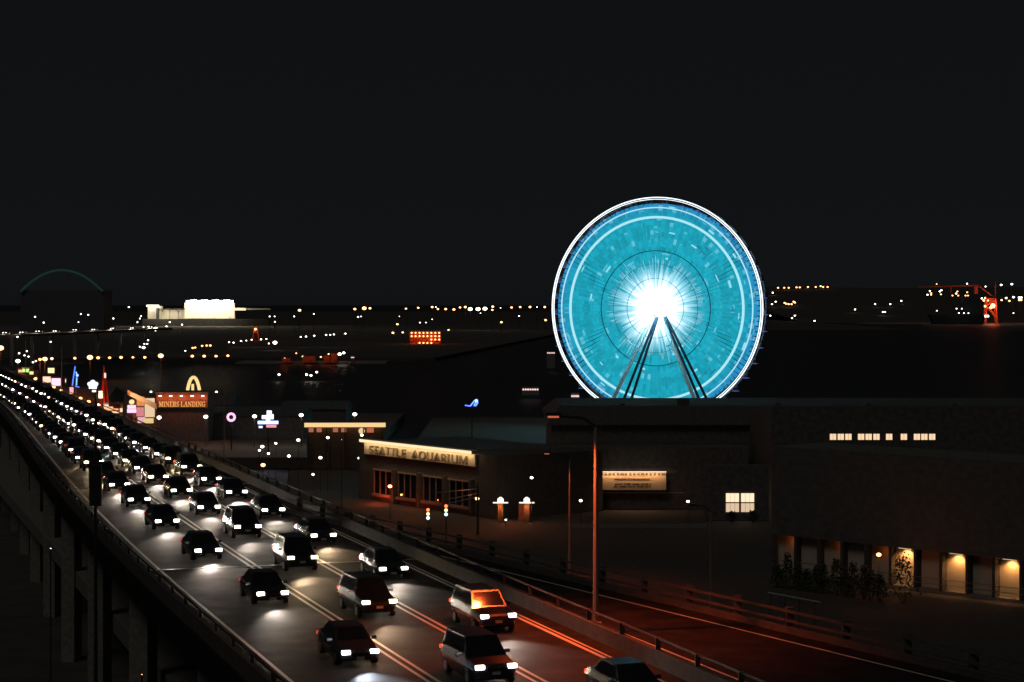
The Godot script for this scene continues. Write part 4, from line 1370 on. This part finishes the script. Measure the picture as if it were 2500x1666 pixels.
	for s in [[1148, 755, "inland"], [1167, 755, "middle"], [1184, 754, "seaward"]]:
		far_lamp("terminal_lamp", s[0], s[1], 2050, "w", 11.0, "%s one of the three brightest white lamps on the far terminal" % s[2], "brightest terminal lamps")
	lamp_row("terminal_lamp", [Vector2(1222, 752), Vector2(1311, 750), Vector2(1064, 750), Vector2(975, 773), Vector2(1025, 788), Vector2(1040, 788), Vector2(1055, 780), Vector2(1173, 765), Vector2(1267, 772)], 2040, "w", 2.8, "tiny white lamp scattered below the high row on the far terminal", "tiny white lamps of the far terminal")
	lamp_row("terminal_lamp", [Vector2(970, 792), Vector2(1224, 787), Vector2(1332, 782)], 1900, "o", 5.5, "lone warm lamp standing lower on the far terminal", "lone warm lamps of the far terminal", 0.5)
	# red lit quay building
	var qd := 1390.0
	var qk := qd / FP
	var qp := at(1038, 840, qd)
	var qb := thing("quay_building", "four storey quay building glowing red orange with rows of gallery lamps", "building", Vector3(qp.x, 0.5, qp.z))
	struct("quay", box_mesh(Vector3(80, 4, 50), Vector3(qp.x - 12, -1.4, qp.z - 20)), M.concrete, "quay carrying the red lit building")
	var red := mat(0.5, 0.14, 0.06, 0.8)
	part("wall", box_mesh(Vector3(76 * qk, 34 * qk, 8), Vector3(0, 17 * qk, -5)), red, qb)
	part("roof", box_mesh(Vector3(80 * qk, 0.5, 9), Vector3(0, 34 * qk + 0.3, -5)), M.roof, qb)
	for row in 4:
		part("gallery_slab", box_mesh(Vector3(78 * qk, 0.25, 1.6), Vector3(0, (2 + row * 8.2) * qk, -0.2)), mat(0.3, 0.1, 0.05), qb)
		for i in 8:
			if row == 0 and i in [0, 1, 6, 7] or row == 1 and i < 5: continue
			var lp := part("wall_lamp", ball_mesh, lamp_m.o, qb)
			lp.position = Vector3((-33 + i * 9.6) * qk, (6.5 + row * 8.2) * qk, 0.5)
			lp.scale = Vector3.ONE * 0.55
	for i in 5:
		omni(qb, Vector3((-30 + i * 15) * qk, 16 * qk, 7), Color(1.0, 0.4, 0.18), 15.0, 0.4)
	lamp_row("quay_lamp", [Vector2(959, 813), Vector2(983, 812), Vector2(1095, 806)], 1395, "o", 6.0, "warm quay lamp beside the red lit building", "quay lamps beside the red building", 0.5)
	# warm lamps left of the terminal
	lamp_row("harbour_lamp", [Vector2(731, 758), Vector2(866, 755), Vector2(903, 753)], 2100, "o", 7.5, "large warm harbour lamp standing apart on the far skyline", "large warm harbour lamps")
	far_lamp("harbour_lamp", 889, 753, 2100, "o", 11.0, "brightest warm harbour lamp between two others on the far skyline")
	lamp_row("harbour_lamp", [Vector2(766, 767), Vector2(874, 774), Vector2(881, 773), Vector2(658, 773), Vector2(670, 773), Vector2(718, 773), Vector2(671, 786), Vector2(444, 793), Vector2(414, 787), Vector2(344, 772), Vector2(341, 778), Vector2(335, 787), Vector2(350, 799), Vector2(362, 798), Vector2(406, 797), Vector2(85, 774), Vector2(106, 788), Vector2(197, 767), Vector2(191, 787), Vector2(215, 769), Vector2(276, 778)], 1800, "w", 3.6, "tiny white lamp scattered over the far city under the stadium skyline", "tiny white lamps of the far city")
	far_lamp("city_lamp", 314, 750, 2300, "w", 4.0, "single white lamp high beside the stadium")
	lamp_row("yard_lamp", [Vector2(734, 823), Vector2(747, 822), Vector2(767, 820), Vector2(796, 818), Vector2(806, 818), Vector2(815, 817), Vector2(843, 815), Vector2(650, 828), Vector2(656, 839), Vector2(559, 836), Vector2(570, 837), Vector2(588, 833), Vector2(601, 832), Vector2(614, 830), Vector2(637, 829)], 1280, "w", 4.0, "small white lamp in the curved row around the harbour yard", "small white yard lamps")
	far_lamp("yard_lamp", 671, 837, 1200, "w", 11.0, "brightest white lamp at the end of the harbour yard row")
	lamp_row("yard_lamp", [Vector2(470, 850), Vector2(476, 849), Vector2(493, 845), Vector2(504, 844), Vector2(513, 844)], 1100, "o", 5.5, "warm lamp in the short row of the harbour yard", "warm yard lamps")
	lamp_row("yard_lamp", [Vector2(452, 857), Vector2(361, 831), Vector2(352, 840), Vector2(359, 840), Vector2(341, 847), Vector2(42, 823), Vector2(123, 835), Vector2(46, 863), Vector2(65, 858), Vector2(59, 868), Vector2(69, 871), Vector2(80, 885), Vector2(87, 882)], 900, "w", 4.2, "small white lamp in the dark between road and skyline", "small white lamps behind the road")
	far_lamp("yard_lamp", 350, 849, 900, "c", 8.0, "large cool white lamp below the far elevated road")
	far_lamp("yard_lamp", 379, 804, 1150, "w", 13.0, "broad white light at the end of the far elevated road")
	lamp_row("quayside_lamp", [Vector2(182, 875), Vector2(239, 874), Vector2(267, 874), Vector2(295, 873), Vector2(324, 873), Vector2(353, 873), Vector2(469, 870), Vector2(498, 870), Vector2(527, 870), Vector2(556, 869)], 800, "o", 7.5, "orange lamp in the level row along the quayside road", "orange lamps of the quayside road")
	# lit sheds and containers on the middle pier
	struct("middle_pier", box_mesh(Vector3(75, 4, 30), Vector3((765 - 1250) * 1010.0 / FP, -1.2, -1010)), M.concrete, "long middle pier out in the bay")
	for s in [[753, 873, 30, 5, 0], [797, 873, 14, 9, 1], [815, 868, 16, 10, 2], [698, 878, 20, 5, 3]]:
		var p := at(s[0], s[1], 990)
		var kk := 990.0 / FP
		var b := thing("pier_container", ["low orange lit shed along the middle pier", "orange lit container on the middle pier", "taller orange lit container at the end of the middle pier", "orange lit hut alone at the near end of the middle pier"][s[4]], "container" if s[4] in [1, 2] else "shed", Vector3(p.x, 0.8, p.z))
		part("wall", box_mesh(Vector3(s[2] * kk, maxf(p.y - 0.8 + s[3] * kk / 2, 1.5), 4), Vector3(0, maxf(p.y - 0.8 + s[3] * kk / 2, 1.5) / 2, -2)), red, b)
		part("door", box_mesh(Vector3(s[2] * kk * 0.3, 1.4, 0.1), Vector3(s[2] * kk * 0.2, 0.8, 0.04)), mat(0.3, 0.1, 0.05), b)
		omni(b, Vector3(0, p.y + 1.5, 5), Color(1.0, 0.42, 0.2), 4.0, 0.3)
	lamp_row("pier_lamp", [Vector2(723, 863), Vector2(739, 871), Vector2(753, 872), Vector2(783, 872), Vector2(802, 865), Vector2(695, 876)], 1000, "o", 5.0, "warm lamp on a post along the middle pier", "warm lamps of the middle pier", 0.7)
	for s in [[829, 865, 9, "brighter white lamp at the end of the middle pier"], [839, 862, 7, "lesser white lamp at the end of the middle pier"]]:
		far_lamp("pier_lamp", s[0], s[1], 1000, "w", s[2], s[3], "", 0.7)
	boat(861, 873, 960, 9, "small white lit boat off the end of the middle pier")
	boat(1345, 862, 900, 22, "orange lit boat low on the water beside the wheel rim")
	# red steel tower
	var tp := at(624, 803, 1500)
	var tw := thing("red_tower", "small red lit steel tower over the harbour yard", "tower", Vector3(tp.x, LAND, tp.z))
	for x in [-1.6, 1.6]:
		st = start()
		tube(st, Vector3(x * 1.5, 0, 0), Vector3(x * 0.6, tp.y - LAND + 2, 0), 0.4, 0.3, 6)
		part("leg", done(st), red, tw)
	part("platform", box_mesh(Vector3(4, 0.6, 3), Vector3(0, tp.y - LAND - 2.5, 0)), red, tw)
	var tl := part("lamp_head", ball_mesh, lamp_m.o, tw)
	tl.position = Vector3(0, tp.y - LAND - 0.3, 1.5)
	tl.scale = Vector3.ONE * 0.9
	omni(tw, Vector3(0, tp.y - LAND - 1, 6), Color(1.0, 0.35, 0.15), 40.0, 0.4)
	# far right shore on the hills
	var hill := func(v, key, wide, label, group):
		var hd: float = 147.7 / ((v.y - HOR) / FP + 0.0423)
		var hy: float = minf(55.0 * (hd - 2900.0) / 1300.0, 58.0)
		far_lamp("hillside_lamp", v.x, v.y, hd, key, wide, label, group, maxf(hy, 0.0))
	for v in [Vector2(1900, 703), Vector2(1915, 703), Vector2(1926, 703), Vector2(1945, 702), Vector2(1953, 702), Vector2(1973, 701), Vector2(1992, 701), Vector2(2004, 699), Vector2(2010, 701), Vector2(2021, 701)]:
		hill.call(v, "o", 4.6, "warm lamp in the level row on the hill crest beside the wheel", "warm lamps on the hill crest")
	for v in [Vector2(1916, 740), Vector2(1920, 742), Vector2(1926, 743), Vector2(1933, 743), Vector2(1938, 737), Vector2(1941, 739)]:
		hill.call(v, "o", 5.0, "warm lamp in the tight cluster half way down the hill", "clustered warm hillside lamps")
	for v in [Vector2(1887, 715), Vector2(1894, 737), Vector2(1885, 743), Vector2(1881, 771), Vector2(1941, 771), Vector2(1934, 777), Vector2(1989, 784), Vector2(2088, 756), Vector2(2137, 743), Vector2(2174, 743), Vector2(2201, 735), Vector2(2156, 762), Vector2(2161, 762)]:
		hill.call(v, "w", 4.0, "small white lamp scattered over the dark hillside", "scattered white hillside lamps")
	# harbour crane, red lit, with its boom
	var cd := 2800.0
	var ck := cd / FP
	var cp := at(2420, 790, cd)
	var cr := thing("harbour_crane", "red lit harbour crane with a long level boom at the far quay", "crane", Vector3(cp.x, 0.5, cp.z))
	struct("far_quay", box_mesh(Vector3(330, 3, 90), Vector3(at(2400, 0, cd).x, -0.8, -cd - 30)), M.concrete, "far quay under the harbour crane")
	var g := func(qx, qy, z): return at(qx, qy, cd) - Vector3(cp.x, 0.5, cp.z) + Vector3(0, 0, z)
	var beam := func(called, a, b, r, m):
		var s2 := start()
		tube(s2, a, b, r, r, 6)
		part(called, done(s2), m, cr)
	var rust := mat(0.45, 0.13, 0.06, 0.7)
	for z in [-5.0, 5.0]:
		beam.call("leg", g.call(2405, 790, z), g.call(2408, 728, z), 1.1, rust)
		beam.call("leg", g.call(2433, 790, z), g.call(2430, 728, z), 1.3, rust)
		beam.call("brace", g.call(2405, 752, z), g.call(2433, 750, z), 0.9, rust)
		beam.call("brace", g.call(2406, 748, z), g.call(2430, 730, z), 0.8, rust)
		beam.call("brace", g.call(2412, 750, z), g.call(2433, 776, z), 0.9, rust)
	beam.call("boom", g.call(2240, 702, 0.0), g.call(2390, 697, 0.0), 1.1, rust)
	beam.call("stay", g.call(2390, 698, 0.0), g.call(2430, 728, 0.0), 0.9, rust)
	beam.call("mast", g.call(2431, 728, 0.0), g.call(2431, 688, 0.0), 0.8, rust)
	beam.call("hanger", g.call(2322, 700, 0.0), g.call(2322, 718, 0.0), 0.8, rust)
	part("cab", box_mesh(Vector3(8 * ck, 19 * ck, 5), g.call(2383, 708, 0.0)), rust, cr)
	part("machine_house", box_mesh(Vector3(20 * ck, 10 * ck, 9), g.call(2420, 733, 0.0)), rust, cr)
	for s in [[2359, 693, "w", 0.9], [2285, 694, "o", 0.8], [2404, 700, "w", 0.9], [2403, 728, "o", 1.2], [2395, 729, "w", 1.1], [2400, 734, "o", 1.6], [2410, 734, "o", 1.1], [2403, 748, "o", 1.6], [2422, 747, "o", 3.4], [2417, 751, "o", 2.0], [2404, 772, "w", 1.5], [2410, 772, "w", 1.5]]:
		var lp := part("work_lamp", ball_mesh, lamp_m[s[2]], cr)
		lp.position = g.call(s[0], s[1], 6.6)
		lp.scale = Vector3.ONE * s[3]
	omni(cr, g.call(2422, 748, 18.0), Color(1.0, 0.4, 0.18), 260.0, 1.0)
	omni(cr, g.call(2412, 765, 22.0), Color(1.0, 0.4, 0.18), 260.0, 1.0)
	omni(cr, g.call(2383, 705, 22.0), Color(1.0, 0.4, 0.18), 70.0, 1.0)
	omni(cr, g.call(2320, 694, 26.0), Color(1.0, 0.4, 0.18), 60.0, 1.0)
	# dark ship under the boom
	var sh := thing("cargo_ship", "dark cargo ship lying under the crane boom with tiny deck lamps", "ship", Vector3(at(2325, 0, cd).x, 0, -cd + 40))
	var sk := 2760.0 / FP
	st = start()
	hexa(st, [Vector3(-62 * sk, -1, 9), Vector3(58 * sk, -1, 9), Vector3(58 * sk, -1, -9), Vector3(-62 * sk, -1, -9), Vector3(-72 * sk, 13, 11), Vector3(60 * sk, 13, 11), Vector3(60 * sk, 13, -11), Vector3(-72 * sk, 13, -11)])
	part("hull", done(st), mat(0.03, 0.04, 0.05, 0.6), sh)
	part("bridge_tower", box_mesh(Vector3(40 * sk, 25, 14), Vector3(30 * sk, 25.5, 0)), mat(0.05, 0.06, 0.07, 0.6), sh)
	for s in [[2271, 711], [2274, 716], [2265, 720], [2274, 720], [2295, 712], [2299, 709], [2298, 719], [2338, 712], [2335, 717], [2340, 722], [2326, 722], [2362, 714], [2364, 722], [2358, 722]]:
		far_lamp("quay_lamp", s[0], s[1], 2850, "o" if s[0] % 2 == 0 else "w", 4.2, "small lamp in the cluster below the crane boom", "lamps below the crane boom", 0.6)
	for s in [[2288, 759], [2336, 754], [2349, 754], [2342, 765], [2354, 765], [2365, 765], [2475, 765]]:
		var lp := far_lamp("deck_lamp", s[0], s[1], 2735, "w", 3.2, "tiny white lamp along the side of the dark ship and quay", "tiny lamps along the dark ship", 0.0)
	for s in [[2445, 696], [2471, 694], [2446, 733], [2457, 728], [2489, 727], [2494, 727], [2489, 733], [2494, 733], [2465, 735], [2475, 726]]:
		far_lamp("quay_lamp", s[0], s[1], 2830, "o" if s[1] > 730 else "w", 5.5, "warm lamp on the quay beyond the crane legs", "lamps beyond the crane", 0.6)
